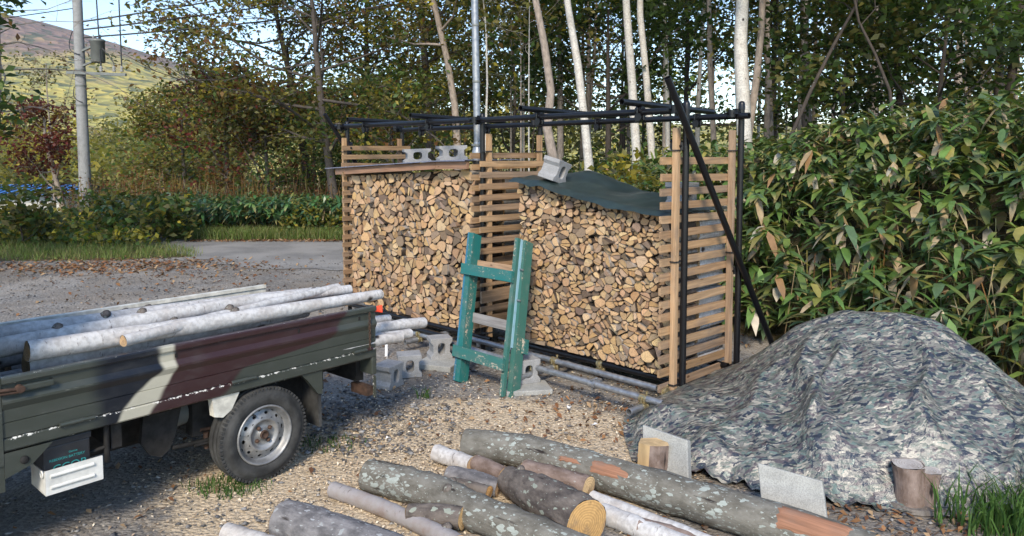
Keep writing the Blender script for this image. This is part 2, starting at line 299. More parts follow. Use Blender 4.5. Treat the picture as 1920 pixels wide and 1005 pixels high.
def m_ground():
    m, nt = newmat('yard_gravel_and_earth'); p = pos(nt); z = attr(nt, 'zone'); sp = N(nt, 'SeparateColor', {0: z.outputs['Color']})
    n = noise(nt, p, 1.3, 6, .65); n2 = noise(nt, p, 9, 5, .7); f = noise(nt, p, 70, 4, .75); vo = voro(nt, p, 42); vc = N(nt, 'SeparateColor', {0: vo.outputs['Color']}).outputs[0]
    gr = mixc(nt, vc, (.12, .115, .11), (.31, .295, .27)); gr = mixc(nt, rng(nt, n, .35, .65, 0, .8), gr, mixc(nt, rng(nt, f, .3, .7), (.17, .14, .11), (.36, .31, .25)))
    gr = mixc(nt, rng(nt, n2, .58, .78, 0, .5), gr, (.15, .105, .07))
    sd = mixc(nt, rng(nt, f, .3, .7), (.40, .31, .20), (.70, .58, .42)); sd = mixc(nt, rng(nt, n2, .55, .78, 0, .6), sd, (.15, .12, .09))
    ms = rng(nt, mth(nt, 'ADD', sp.outputs[0], mth(nt, 'MULTIPLY', mth(nt, 'SUBTRACT', n2, .5), .9)), .35, .65); pt_ = noise(nt, p, .45, 3, .6, .8); gr = mixc(nt, rng(nt, pt_, .35, .65), mixc(nt, .3, gr, (.09, .08, .07)), mixc(nt, .22, gr, (.5, .47, .43))); c = mixc(nt, ms, gr, sd)
    gs = mixc(nt, rng(nt, n2, .3, .7), (.05, .055, .025), (.12, .09, .05)); mg = rng(nt, mth(nt, 'ADD', sp.outputs[1], mth(nt, 'MULTIPLY', mth(nt, 'SUBTRACT', n2, .5), .5)), .35, .65); c = mixc(nt, mg, c, gs)
    far = mixc(nt, rng(nt, noise(nt, p, .06, 4), .4, .6), (.16, .15, .05), (.36, .27, .1)); c = mixc(nt, sp.outputs[2], c, far)
    out(nt, prin(nt, c, .95, 0, bump(nt, mth(nt, 'ADD', f, mth(nt, 'MULTIPLY', vo.outputs['Distance'], -1.2)), .8, .014), .12)); return m
M['ground'] = m_ground()
def m_road():
    m, nt = newmat('worn_asphalt'); p = pos(nt); n = noise(nt, p, .9, 5, .65); f = noise(nt, p, 60, 4, .8); c = mixc(nt, rng(nt, n, .35, .65), (.16, .156, .15), (.26, .25, .235)); c = mixc(nt, rng(nt, f, .4, .75, 0, .5), c, (.32, .3, .27))
    out(nt, prin(nt, c, .9, 0, bump(nt, f, .6, .01), .2)); return m
M['road'] = m_road(); M['stone'] = m_flat('gravel_stone', usetint=True, ns=40, amp=.35, bs=.3); M['chip'] = m_flat('wood_chip', usetint=True, ns=40, amp=.3, bs=.3)
def m_hill():
    m, nt = newmat('autumn_hillside'); p = pos(nt); n = noise(nt, p, .012, 5, .6); vo = voro(nt, p, .11); vc = N(nt, 'SeparateColor', {0: vo.outputs['Color']}); zz = N(nt, 'SeparateXYZ', {0: p}).outputs[2]
    lo = mixc(nt, vc.outputs[0], (.46, .37, .09), (.32, .30, .09)); hi = mixc(nt, vc.outputs[1], (.26, .17, .13), (.17, .12, .10)); c = mixc(nt, rng(nt, mth(nt, 'ADD', zz, mth(nt, 'MULTIPLY', mth(nt, 'SUBTRACT', n, .5), 160)), 60, 120), lo, hi)
    c = mixc(nt, rng(nt, vc.outputs[2], .78, .85, 0, .8), c, (.06, .085, .05)); c = mixc(nt, rng(nt, noise(nt, p, .03, 5), .55, .7, 0, .6), c, (.10, .11, .05))
    out(nt, prin(nt, c, .95, 0, bump(nt, vo.outputs['Distance'], 1.0, 4), .05)); return m
M['hill'] = m_hill()
exec_order = []

# ------------------------------------------------------------------ ground, road, hills
def spaced(a, b, n, lo, hi, m):
    k = np.linspace(0, 1, m+1)[1:]; return np.concatenate([a-(lo*(k**3))[::-1], np.linspace(a, b, n), b+hi*(k**3)])
gx = spaced(-8, 7, 170, 900, 900, 34); gy = spaced(2, 20, 190, 12, 1500, 44)
X, Y = np.meshgrid(gx, gy); Z = hgt(X, Y); dB, _ = bank(X, Y)
P3 = np.stack([X.ravel(), Y.ravel(), 0*X.ravel()], 1)
near = sm((Y.ravel()-1)/2)*sm((26-Y.ravel())/8)
Z = Z+((wob(P3, 1.1)*.012+wob(P3, 4)*.006)*near).reshape(X.shape)-(.05*sm((Y-24)/20))
Z = Z+np.where(dB > 0, (wob(P3, .8)*.12).reshape(X.shape)*sm(dB/1.5), 0)
V = np.stack([X.ravel(), Y.ravel(), Z.ravel()], 1); ny, nx = X.shape
I = np.arange(ny*nx).reshape(ny, nx); Q = np.stack([I[:-1, :-1], I[:-1, 1:], I[1:, 1:], I[1:, :-1]], -1).reshape(-1, 4)
gnd = big('ground', V, [Q], np.ones((len(V), 3)), M['ground'], lc=V, smooth=True); tag(gnd, kind='structure')
SPIT = np.array([(-14, 12.0), (-9.0, 12.9), (-7.2, 13.0), (-5.7, 13.55), (-6.4, 14.4), (-7.3, 15.2), (-10, 16.2), (-30, 22), (-30, 12)])
def inpoly(x, y, P):
    c = np.zeros(np.shape(x), bool); j = len(P)-1
    for i in range(len(P)):
        xi, yi = P[i]; xj, yj = P[j]
        c ^= ((yi > y) != (yj > y)) & (x < (xj-xi)*(y-yi)/(yj-yi+1e-12)+xi); j = i
    return c
xf, yf = X.ravel(), Y.ravel()
saw = np.exp(-(((xf+.45)/1.35)**2+((yf-4.3)/.75)**2)*.8)*1.25+.5*np.exp(-(((xf-.25)/.6)**2+((yf-4.9)/.45)**2))+.4*np.exp(-(((xf+.2)/.9)**2+((yf-5.4)/.42)**2))+.6*np.exp(-(((xf+1.2)/.5)**2+((yf-3.5)/.6)**2))
grz = np.maximum(sm(dB.ravel()/.5), np.maximum(inpoly(xf, yf, SPIT)*1.0, sm((yf-16.1)/.4)*(xf < 0)))
zone = np.stack([saw, grz, sm((yf-28)/20), np.ones_like(xf)], 1).astype(np.float32)
za = gnd.data.color_attributes.new('zone', 'FLOAT_COLOR', 'POINT'); za.data.foreach_set('color', zone.ravel())
# road: a wavy-edged sheet 4 mm above the ground, curving away behind the grass spit
mb = MB(); cl = [(6, 13.8, 1.8), (2, 13.85, 2.0), (-1.5, 13.85, 2.1), (-3.5, 13.95, 2.05), (-5.2, 14.6, 1.4), (-6.6, 15.35, .75), (-8.5, 16.4, .8), (-11, 18.2, .9), (-15, 21, 1)]
cl = np.array(cl); tt = np.linspace(0, len(cl)-1, 90); cx = np.interp(tt, range(len(cl)), cl[:, 0]); cy_ = np.interp(tt, range(len(cl)), cl[:, 1]); hw = np.interp(tt, range(len(cl)), cl[:, 2])
Vr = []
for i in range(90):
    d = np.array([cx[min(i+1, 89)]-cx[max(i-1, 0)], cy_[min(i+1, 89)]-cy_[max(i-1, 0)]]); d /= np.linalg.norm(d); nrm = np.array([-d[1], d[0]])
    for k in np.linspace(-1, 1, 9):
        q = np.array([cx[i], cy_[i]])+nrm*hw[i]*k*(1+.06*math.sin(i*1.3+k)+.04*math.sin(i*.37)); Vr.append((q[0], q[1], H1(q[0], q[1])+float(wob(np.array([q[0], q[1], 0]), 1.1))*.012+float(wob(np.array([q[0], q[1], 0]), 4))*.006+.009))
Fr = [(i*9+k, i*9+k+1, (i+1)*9+k+1, (i+1)*9+k) for i in range(89) for k in range(8)]
mb.add(Vr, [f[::-1] for f in Fr], smooth=True); tag(mb.build('road', M['road']), kind='structure')
# hills across the valley
ru = np.array([-2500, -900, -300, -100, 60, 150, 250, 325, 420, 700, 1200, 2400, 4500]); rv = np.array([180, 110, 55, 38, 37, 62, 92, 116, 150, 200, 235, 240, 200])
hx = np.linspace(-2600, 2300, 150); hy = np.concatenate([np.linspace(140, 950, 70), np.linspace(980, 1700, 16)])
HX, HY = np.meshgrid(hx, hy); top = np.interp(960+HX/950*FPX, ru, 290-rv)*950/FPX
p3 = np.stack([HX.ravel(), HY.ravel(), 0*HX.ravel()], 1); rid = (wob(p3, .006)*.16+wob(p3, .017)*.07).reshape(HX.shape)
k = np.clip((HY-140)/810, 0, 1); prof = .10*sm(k/.25)+.9*sm((k-.12)/.88)**1.05
HZ = -6+(top+8)*np.where(HY <= 950, prof, 1-.6*sm((HY-950)/750))*(1+rid*np.sin(math.pi*np.clip(k, 0, 1))*1.1)+wob(p3, .05).reshape(HX.shape)*2.0*(k > .02)*(k < .98)
V = np.stack([HX.ravel(), HY.ravel(), HZ.ravel()], 1); ny, nx = HX.shape; I = np.arange(ny*nx).reshape(ny, nx)
Q = np.stack([I[:-1, :-1], I[:-1, 1:], I[1:, 1:], I[1:, :-1]], -1).reshape(-1, 4)
tag(big('hills', V, [Q], np.ones((len(V), 3)), M['hill'], smooth=True), kind='structure')

# ------------------------------------------------------------------ foliage makers
def unit(v): return v/np.maximum(np.linalg.norm(v, axis=-1, keepdims=True), 1e-9)
PAL = dict(green=[(.060, .105, .026), (.085, .13, .034), (.042, .072, .022)], olive=[(.13, .125, .036), (.175, .15, .045), (.09, .095, .032)], yellow=[(.30, .25, .035), (.22, .19, .03), (.16, .15, .035)],
           rust=[(.17, .085, .032), (.13, .065, .03), (.2, .12, .04)], red=[(.10, .022, .02), (.07, .02, .018), (.13, .035, .025)], tan=[(.22, .16, .09), (.3, .24, .14)], dark=[(.03, .052, .018), (.042, .066, .022)])
for _k in PAL: PAL[_k] = [tuple(np.array(c)*1.22) for c in PAL[_k]]
def pick(mix, n):
    names = list(mix); p = np.array([mix[k] for k in names], float); p /= p.sum(); c = RNG.choice(len(names), n, p=p); o = np.zeros((n, 3))
    for i, nm in enumerate(names):
        a = np.array(PAL[nm]); m = c == i; o[m] = a[RNG.integers(0, len(a), m.sum())]
    return o
def leafcloud(C, size, tint, aspect=.55, droop=.2):
    n = len(C); size = np.broadcast_to(size, (n,))*RNG.uniform(.65, 1.35, n); d = RNG.normal(0, 1, (n, 3)); d[:, 2] = d[:, 2]*.6-droop; d = unit(d)
    nr = RNG.normal(0, 1, (n, 3)); nr[:, 2] = np.abs(nr[:, 2])+.5; s = unit(np.cross(d, nr)); L = size[:, None]; W = L*aspect*.5
    b = unit(np.cross(s, d))*L*.12
    V = np.stack([C-d*L*.5, C+s*W+b-d*L*.05, C+d*L*.5, C-s*W+b-d*L*.05], 1).reshape(-1, 3)
    return V, np.arange(n*4).reshape(n, 4), np.repeat(tint*RNG.uniform(.75, 1.25, (n, 1)), 4, 0)
def leafstrip(b, d0, L, W, k, tint, tiptint=None):
    n = len(b); up = np.array([0, 0, 1.]); s = unit(np.cross(d0, up)+1e-4); L = L[:, None]; W = W[:, None]*.5; k = k[:, None]
    def pt(t): return b+d0*L*t-up*k*L*t*t
    f = up*W*.35
    V = np.stack([pt(0), pt(.28)+s*W*.95+f, pt(.28)-s*W*.95+f, pt(.66)+s*W*.85+f, pt(.66)-s*W*.85+f, pt(1)], 1).reshape(-1, 3)
    o = (np.arange(n)*6)[:, None]
    tri = np.concatenate([o+np.array([0, 2, 1]), o+np.array([3, 4, 5])]); quad = o+np.array([1, 2, 4, 3])
    t = np.repeat(tint[:, None, :], 6, 1)
    if tiptint is not None: t[:, 5] = tiptint; t[:, 3:5] = t[:, 3:5]*.75+tiptint[:, None]*.25
    return V, tri, quad, t.reshape(-1, 3)
def tree(name, label, base, height, cr_, z0, tr, mix, nleaf, lsize=.11, nlimb=12, bark=('treebark', (.16, .13, .11)), group=None, path=None, off=(0, 0), flat=.6, up=.5, sig=.30, sub=4, rough=0, cat='tree', droop=.2):
    base = np.asarray(base, float); root = empty(name, base, label, cat, group); mb = MB(); bm, bt = bark; lsize *= 1.22; nleaf = int(nleaf*.74); sig *= .8
    if path is None:
        m = 7; h = np.linspace(0, 1, m); ax = RNG.normal(0, .02*height, 2); path = [(base[0]+off[0]*q*.5+math.sin(q*5+ax[0]*30)*ax[0]*q, base[1]+off[1]*q*.5+math.cos(q*4)*ax[1]*q, base[2]-.15+q*height) for q in h]
    P = np.asarray(path, float); q = np.linspace(0, 1, len(P)); rad = tr*(1-q*.72); rad[0] *= 1.25
    tube(mb, P, rad, 9, tint=bt, rough=.05, ends=(0, 1)); tips = []; h0 = P[0][2]; h1 = P[-1][2]; az = RNG.uniform(0, 6.3)
    for i in range(nlimb):
        f = min(.99, (z0+(height-z0)*((i+.5)/nlimb)**.85)/height); st = np.array([np.interp(f, q, P[:, c]) for c in range(3)]); az += 2.4+RNG.uniform(-.5, .5)
        sh = cr_*(.45+.75*math.sin(math.pi*min(1, max(.08, (f*height-z0)/(height-z0+.01)*.85+.12))))*RNG.uniform(.7, 1.15)
        d = np.array([math.cos(az)+off[0]/max(cr_, .1)*.5, math.sin(az)+off[1]/max(cr_, .1)*.5, up*RNG.uniform(.3, 1.5)]); d /= np.linalg.norm(d); pts = [st]; r0 = tr*(1-f*.72)*.5
        for s_ in range(4):
            d = d+RNG.normal(0, .22, 3)+np.array([0, 0, .05]); d /= np.linalg.norm(d); pts.append(pts[-1]+d*sh/4)
        tube(mb, pts, np.linspace(r0, r0*.25, 5), 5, tint=bt, ends=(0, 0))
        for s_ in range(sub):
            k = RNG.uniform(.25, .95)*4; i0 = int(k); b0 = pts[i0]+(pts[min(4, i0+1)]-pts[i0])*(k-i0); e = d+RNG.normal(0, .7, 3); e[2] = e[2]*.6+.15; e /= np.linalg.norm(e); l2 = sh*RNG.uniform(.25, .5)
            m1 = b0+e*l2*.5+RNG.normal(0, .05, 3)*l2; m2 = b0+e*l2+RNG.normal(0, .1, 3)*l2; tube(mb, [b0, m1, m2], [r0*.35, r0*.22, r0*.08], 4, tint=bt, ends=(0, 0)); tips += [m1, m2, (m1+m2)/2]
        tips += [pts[-1], pts[3]]
    tips.append(P[-1]); o = mb.build('trunk', M[bm], root, base)
    if nleaf:
        gain = RNG.uniform(.8, 1.35); tips = np.array(tips); tp = pick(mix, len(tips))*gain*RNG.uniform(.7, 1.35, (len(tips), 1)); ix = RNG.integers(0, len(tips), nleaf); C = tips[ix]+RNG.normal(0, 1, (nleaf, 3))*np.array([sig, sig, sig*flat]); own = RNG.random(nleaf) < .3; t = tp[ix]; t[own] = pick(mix, own.sum())  # gain varies per tree: sunlit and shaded patches put into the leaf colour
        Vl, Ql, tl = leafcloud(C, lsize, t, droop=droop); big('crown', Vl, [Ql], tl, M['leaf'], root)
    return root
def gpt(u, Y, v=None): x = (u-960)/FPX*Y*.998; return np.array([x, Y, H1(x, Y)])

# ------------------------------------------------------------------ utility pole
pb = G(163, 425); pb[2] = 0.0; pr = empty('utility_pole', pb, 'grey concrete utility pole with a transformer beside the grass verge', 'utility pole')
ptop = pb+np.array([-.05, 0, 11.5]); mb = MB(); tube(mb, [pb-ZV*.3, pb*.5+ptop*.5, ptop], [.15, .115, .08], 20); mb.build('shaft', M['polec'], pr)
def pp(z): return pb+(ptop-pb)*(z/11.5)
for z in (3.1, 3.6, 4.0): mb = MB(); tube(mb, [pp(z), pp(z+.05)], [.15-.006*z+.006]*2, 16); mb.build('band', M['trans'], pr)
tc_ = pp(4.48)+np.array([.50, -.05, 0]); mb = MB(); lathe(mb, tc_, ZV, [(.0, -.27), (.15, -.27), (.165, -.25), (.165, .25), (.18, .26), (.18, .29), (.15, .32), (0, .33)], 24)
trf = mb.build('transformer', M['trans'], pr)
for k in (-.09, .09):
    mb = MB(); lathe(mb, tc_+np.array([k, -.03, .3]), ZV, [(.028, 0), (.028, .03), (.016, .05), (.03, .07), (.016, .09), (.014, .13), (0, .13)], 10); mb.build('bushing', M['polec'], trf)
for z in (4.12, 4.5): mb = MB(); board(mb, pp(z)+np.array([.08, -.05, 0]), tc_+np.array([-.12, 0, z-4.35]), (0, .06, 0), (0, 0, .05)); mb.build('bracket', M['trans'], pr)
mb = MB(); board(mb, pp(3.95)+np.array([-.25, -.16, .0]), pp(3.95)+np.array([1.25, -.16, -.06]), (0, .07, 0), (0, 0, .07)); arm = mb.build('crossarm', M['trans'], pr)
for k in (.62, .95, 1.15):
    mb = MB(); lathe(mb, pp(3.95)+np.array([k, -.16, .02]), ZV, [(.035, 0), (.045, .03), (.02, .06), (.045, .09), (.02, .14), (0, .14)], 12); mb.build('insulator', M['polec'], arm)
for z, dx in ((1.1, .16), (1.6, .155), (2.1, -.15), (2.6, .15), (2.9, -.15)):
    mb = MB(); tube(mb, [pp(z), pp(z)+np.array([dx*1.5, -.06, -.01])], [.01, .01], 6); mb.build('step_bolt', M['rust'], pr)
mb = MB()
for a, b, s in ((pp(4.6)+np.array([.3, -.1, .15]), pp(3.95)+np.array([.62, -.16, .15]), .25), (pp(4.6)+np.array([.5, -.1, .12]), pp(3.95)+np.array([.95, -.16, .15]), .3), (pp(5.0)+np.array([-.1, -.1, 0]), pp(4.4)+np.array([.1, -.15, 0]), -.35), (pp(3.6)+np.array([-.1, -.12, 0]), pp(3.2)+np.array([.1, -.14, 0]), -.2)):
    t = np.linspace(0, 1, 9)[:, None]; L = a*(1-t)+b*t; L[:, 0] += np.sin(t[:, 0]*math.pi)*s*.5; L[:, 2] -= np.sin(t[:, 0]*math.pi)*abs(s)*.4; mb = MB(); tube(mb, L, .012, 5); mb.build('jumper_cable', M['dark'], pr)
def wire(p, q, sag, r, label):
    t = np.linspace(0, 1, 24)[:, None]; L = p*(1-t)+q*t; L[:, 2] -= (4*t*(1-t))[:, 0]*sag; mb = MB(); tube(mb, L, r, 5); tag(mb.build('power_line', M['dark']), label, 'cable', 'overhead wires')
wire(pp(4.85)+np.array([.1, 0, 0]), np.array([9, 26, 9.6]), .5, .022, 'lowest of the three wires running right from the pole')
wire(pp(5.05)+np.array([.1, 0, 0]), np.array([8, 26, 10.6]), .5, .022, 'middle one of the three wires running right from the pole')
wire(pp(5.25)+np.array([.1, 0, 0]), np.array([7, 26, 11.5]), .5, .022, 'topmost of the three wires running right from the pole')
wire(pp(3.98)+np.array([.62, -.16, .12]), pp(9.5)+np.array([.45, -.1, 0]), 0, .018, 'vertical drop wire nearer to the pole above its crossarm')
wire(pp(3.98)+np.array([1.15, -.16, .12]), pp(9.5)+np.array([1.1, -.1, 0]), 0, .018, 'vertical drop wire at the outer end of the crossarm')
wire(pp(5.6), np.array([-19, 12, 3.2]), .2, .012, 'thin guy wire running down to the left from the pole')

# ------------------------------------------------------------------ far building with the blue roof
bb = D(-10, 400, 34); bx0, by0 = bb[0], 34; gz = H1(bx0, by0)-.3; ridge = D(40, 349, 34)[2]; ev = D(40, 362, 34)[2]
br = empty('blue_roofed_shed', (bx0, by0, gz), 'low cream building with a blue metal roof beyond the hedge', 'building')
mb = MB(); box(mb, (bx0-.3, by0+2, (gz+ev)/2), (3.4, 0, 0), (0, 2, 0), (0, 0, (ev-gz)/2)); wl = mb.build('wall', M['cream_wall'], br)
mb = MB(); xs = np.linspace(bx0-4, bx0+3.4, 40)
for i in range(39): mb.add([(xs[i], by0-.5, ev-.05), (xs[i+1], by0-.5, ev-.05+(.05 if i % 2 else 0)), (xs[i+1], by0+2, ridge+(.05 if i % 2 else 0)), (xs[i], by0+2, ridge)], [(0, 1, 2, 3)]); mb.add([(xs[i], by0+4.5, ev-.05), (xs[i+1], by0+4.5, ev-.05), (xs[i+1], by0+2, ridge), (xs[i], by0+2, ridge)], [(3, 2, 1, 0)])
mb.build('roof', M['blue'], br)
for k in (-1.5, .8):
    mb = MB(); box(mb, (bx0+k, by0-.03, gz+(ev-gz)*.6), (.4, 0, 0), (0, .03, 0), (0, 0, .35)); mb.build('window', M['glass'], br)

# ------------------------------------------------------------------ trees
BIR = ('birchtree', (1, 1, 1)); GRY = ('treebark', (.135, .115, .10)); DRK = ('treebark', (.075, .06, .05)); PAL_ = ('treebark', (.34, .28, .23))
mg, mo, my = dict(green=5, olive=4, yellow=1), dict(olive=6, green=2, rust=1, yellow=2), dict(yellow=4, olive=4, rust=1)
def pth(pts, Y, dY=0):  # trunk course through pixels at a depth, continued down to the ground
    L = [D(u, v, Y+dY*i) for i, (u, v) in enumerate(pts)]; g = H1(L[0][0], L[0][1])
    b = L[0].copy(); b[2] = min(g-.1, L[0][2]-.1); return [b]+L
def seen(name, label, pts, Y, tr, mix, n, bark, ht=8, cr_=2.2, z0=4.2, **k):
    P = pth(pts, Y); e = P[-1]-P[-2]; e /= np.linalg.norm(e)
    while P[-1][2] < P[0][2]+ht: P.append(P[-1]+np.array([e[0]*.4+RNG.normal(0, .06), RNG.normal(0, .06), 1])*.9)
    return tree(name, label, P[0], P[-1][2]-P[0][2], cr_, z0, tr, mix, int(n*(.4 if Y < 16 and ht > 6 else 1)), bark=bark, path=P, **k)
# spreading tree left of the rack and its neighbours beyond the road
tree('spreading_tree', 'wide spreading half-bare tree with dark limbs left of the rack', gpt(634, 19), 6.6, 3.8, 1.8, .14, dict(olive=6, green=2, rust=2, yellow=2), 11500, .11, 20, ('treebark', (.10, .085, .075)), off=(-1.5, 0), up=.45, sub=6, sig=.34)
tree('dark_limbed_tree', 'dark leaning tree with drooping olive leaves against the blue sky', gpt(590, 22), 6.9, 3.2, 2.2, .16, dict(olive=5, green=2, rust=2, yellow=1), 9500, .12, 18, DRK, off=(-2.2, 0), up=.5, sub=6, sig=.34)
tree('slender_tree', 'thin reddish-leaved tree rising highest left of the steel pole', gpt(690, 23), 8.4, 3.1, 2.5, .13, dict(olive=3, rust=4, green=2), 6500, .10, 18, DRK, up=.7, sub=5, sig=.3)
tree('olive_tree', 'olive-leaved tree standing just left of the steel pole', gpt(805, 21), 8.6, 2.8, 2.0, .14, dict(olive=6, green=3, yellow=1), 8000, .11, 18, GRY, up=.6, sub=5)
seen('pale_trunked_tree', 'pale trunk with leafy crown close behind the steel pole', [(860, 300), (853, 200), (838, 110), (826, 60)], 17, .10, mo, 5200, PAL_, 8, 2.0, 3.3)
tree('vine_covered_tree', 'small tree wrapped in dark red creeper beyond the road', gpt(425, 21), 4.2, 1.6, .8, .09, dict(red=4, olive=4, green=2, rust=2), 4200, .12, 12, GRY, sig=.32)
tree('yellowing_bush', 'bushy yellow-green small tree beyond the bend of the road', gpt(345, 25), 3.7, 2.0, .5, .10, dict(olive=5, yellow=2, green=2, rust=1), 6500, .13, 14, GRY, sig=.4)
tree('rusty_bush', 'rust and green bush beneath the spreading tree', gpt(500, 20.5), 3.2, 1.9, .4, .08, dict(rust=4, olive=4, green=2, red=1), 5200, .11, 12, GRY, sig=.38)
tree('dark_green_bush', 'dark green bush behind the left end of the rack', gpt(590, 21), 3.0, 1.9, .3, .08, dict(green=4, dark=3, olive=2), 5500, .11, 12, DRK, sig=.36)  # leaf colours lean to the darker greens
tree('olive_bush', 'olive bush seen between the rack posts over the left stack', gpt(735, 18), 3.4, 1.7, .4, .08, dict(olive=5, green=4, yellow=1), 5000, .11, 12, GRY, sig=.36)
tree('creeper_stump', 'dead snag smothered in brown-red creeper beside the utility pole', gpt(118, 19.5), 3.0, .95, .6, .09, dict(red=5, rust=2), 3000, .10, 10, PAL_, off=(-.8, 0), sig=.24)
tree('pale_sapling', 'thin pale-leaved sapling left of the utility pole', gpt(98, 26), 5.6, 1.4, 2.2, .05, dict(tan=2, olive=4), 1300, .10, 10, PAL_, sig=.3)
rt = tree('overhanging_maple', 'dark green leafy tree overhanging the upper left corner', np.array([-9.25, 11.0, 0]), 5.4, 1.75, 1.4, .14, dict(green=5, dark=4, olive=2, yellow=1), 5200, .13, 16, DRK, sig=.26)
tree('bare_twig_tree', 'bare thin branched tree in front of the mountain', np.array([-9.6, 13.2, 0]), 5.2, 2.0, 2.6, .06, dict(rust=1), 60, .1, 12, PAL_, off=(1.6, 0), sub=6)
# trunks behind the right part of the rack
seen('curved_trunk_tree', 'sinuous brown trunk directly behind the middle of the rack', [(1040, 310), (1026, 240), (1033, 170), (1020, 80), (1004, 0)], 11.5, .085, my, 2600, PAL_, 7, 1.8, 4.4)
seen('birch_tree', 'leaning white birch trunk just right of the sinuous brown trunk', [(1104, 312), (1096, 230), (1083, 120), (1066, 20)], 12.5, .085, mo, 2600, BIR, 8, 1.8, 4.6)
seen('birch_tree', 'thick straight white birch, left one of the close pair', [(1193, 290), (1185, 150), (1175, 20)], 14.5, .10, mg, 3200, BIR, 8, 2.0, 4.6)
seen('birch_tree', 'straight white birch, right one of the close pair', [(1222, 290), (1212, 150), (1200, 30)], 14.8, .085, mg, 3000, BIR, 8, 2.0, 4.6)
seen('birch_tree', 'stout forked white birch rising behind the right rack corner', [(1396, 262), (1392, 170), (1388, 80), (1392, 0)], 12.2, .135, mg, 3600, BIR, 9, 2.2, 5.0)
seen('grey_tree', 'grey trunk leaning away to the right of the forked birch', [(1402, 262), (1418, 150), (1427, 60), (1430, 0)], 12.6, .075, mg, 2600, PAL_, 8, 1.8, 4.6)
seen('grey_tree', 'slim grey trunk behind the diagonal black brace', [(1338, 262), (1331, 130), (1329, 0)], 15, .065, mg, 2600, PAL_, 8, 1.7, 4.2)
seen('grey_tree', 'thin straight pale trunk between the birch pair and the brace', [(1252, 270), (1250, 130), (1246, 0)], 16, .06, mg, 2600, BIR, 8, 1.7, 4.2)
seen('leaning_tree', 'slanting grey trunk forking up to the right above the bamboo grass', [(1480, 262), (1520, 170), (1560, 90), (1605, 10)], 11.5, .035, dict(green=5, olive=4), 3600, DRK, 6, 2.0, 3.0)
seen('leaning_tree', 'crooked thin trunk above the middle of the bamboo bank', [(1676, 235), (1668, 170), (1640, 100), (1610, 40)], 11, .028, dict(olive=5, green=4), 3600, DRK, 6, 2.0, 2.8)
seen('thick_dark_tree', 'thick dark trunk deep in the wood left of the slanting one', [(1512, 240), (1508, 100), (1508, 0)], 17, .13, mg, 3500, GRY, 8, 2.2, 4.0)
seen('dark_tree', 'dark trunk against bright sky, left of two near the right edge', [(1872, 170), (1875, 80), (1880, 0)], 14, .085, mg, 3200, DRK, 8, 2.2, 3.2)
seen('dark_tree', 'dark trunk against bright sky, right of two near the right edge', [(1893, 170), (1905, 80), (1915, 0)], 13, .085, mg, 3200, DRK, 8, 2.0, 3.0)
seen('dark_tree', 'brown trunk standing right of centre above the bamboo bank', [(1690, 230), (1682, 120), (1676, 0)], 14, .075, mg, 3400, DRK, 8, 2.2, 3.2)
tree('maple_shrub', 'broad green maple shrub behind the birch trunks', gpt(1140, 16.5), 4.6, 2.4, 1.0, .09, dict(green=8, dark=3), 8500, .12, 14, DRK, sig=.42)
tree('maple_shrub', 'dark green shrub under the trees at the right edge', gpt(1760, 12.5), 3.3, 2.1, .5, .07, dict(green=6, dark=3, olive=1), 6500, .13, 14, DRK, sig=.4)
tree('maple_shrub', 'bright green low shrub above the middle of the bank', gpt(1580, 13), 2.9, 1.8, .4, .06, dict(green=5, olive=4), 5200, .12, 12, DRK, sig=.36)
tree('yellow_shrub', 'low yellow-leaved shrub behind the green sheet', gpt(1135, 10.2), 1.25, 1.0, .25, .03, dict(yellow=8, olive=2), 1500, .10, 10, GRY, sig=.2)
tree('leafy_tree', 'green leafy tree behind the forked birch', gpt(1450, 20), 8.0, 3.0, 2.0, .11, dict(green=5, olive=5, yellow=1), 5000, .13, 18, DRK, sig=.42)
tree('leafy_tree', 'green leafy tree between the birch pair and the brace top', gpt(1285, 21), 8.0, 2.8, 1.6, .10, dict(green=5, olive=5, yellow=1), 5000, .13, 18, DRK, sig=.42)
tree('leafy_tree', 'large green leafy tree filling the wood above the bank', gpt(1640, 19), 8.0, 3.2, 1.8, .11, dict(green=5, olive=5, yellow=1), 5500, .13, 18, DRK, sig=.45)
tree('leafy_tree', 'olive leafy tree behind the steel pole and birch saplings', gpt(960, 24), 6.0, 3.0, 1.6, .10, dict(olive=6, yellow=1, green=2, rust=1), 8000, .13, 16, GRY, sig=.45)
for i in range(56):   # slim trunks of the wood, too alike to tell apart
    u = (RNG.uniform(905, 1010) if i < 9 else RNG.uniform(640, 900) if i < 14 else RNG.uniform(1020, 2050)); Yd = RNG.uniform(15, 27) if i < 14 else RNG.uniform(16, 30); b = gpt(u, Yd); th = i < 14
    tree('slim_tree', 'slim tree among the many thin trunks of the wood', b, RNG.uniform(5, 7) if th else RNG.uniform(8, 11), 1.5, RNG.uniform(2.6, 4.2) if th else RNG.uniform(4.2, 6), RNG.uniform(.02, .035) if th else RNG.uniform(.045, .10), [mo, mg, my][i % 3], 900 if th else 2000, .13, 9,
         [BIR, PAL_, PAL_, DRK][int(RNG.integers(0, 4))] if not th else [BIR, PAL_][i % 2], group='slim trees of the wood', sig=.4)
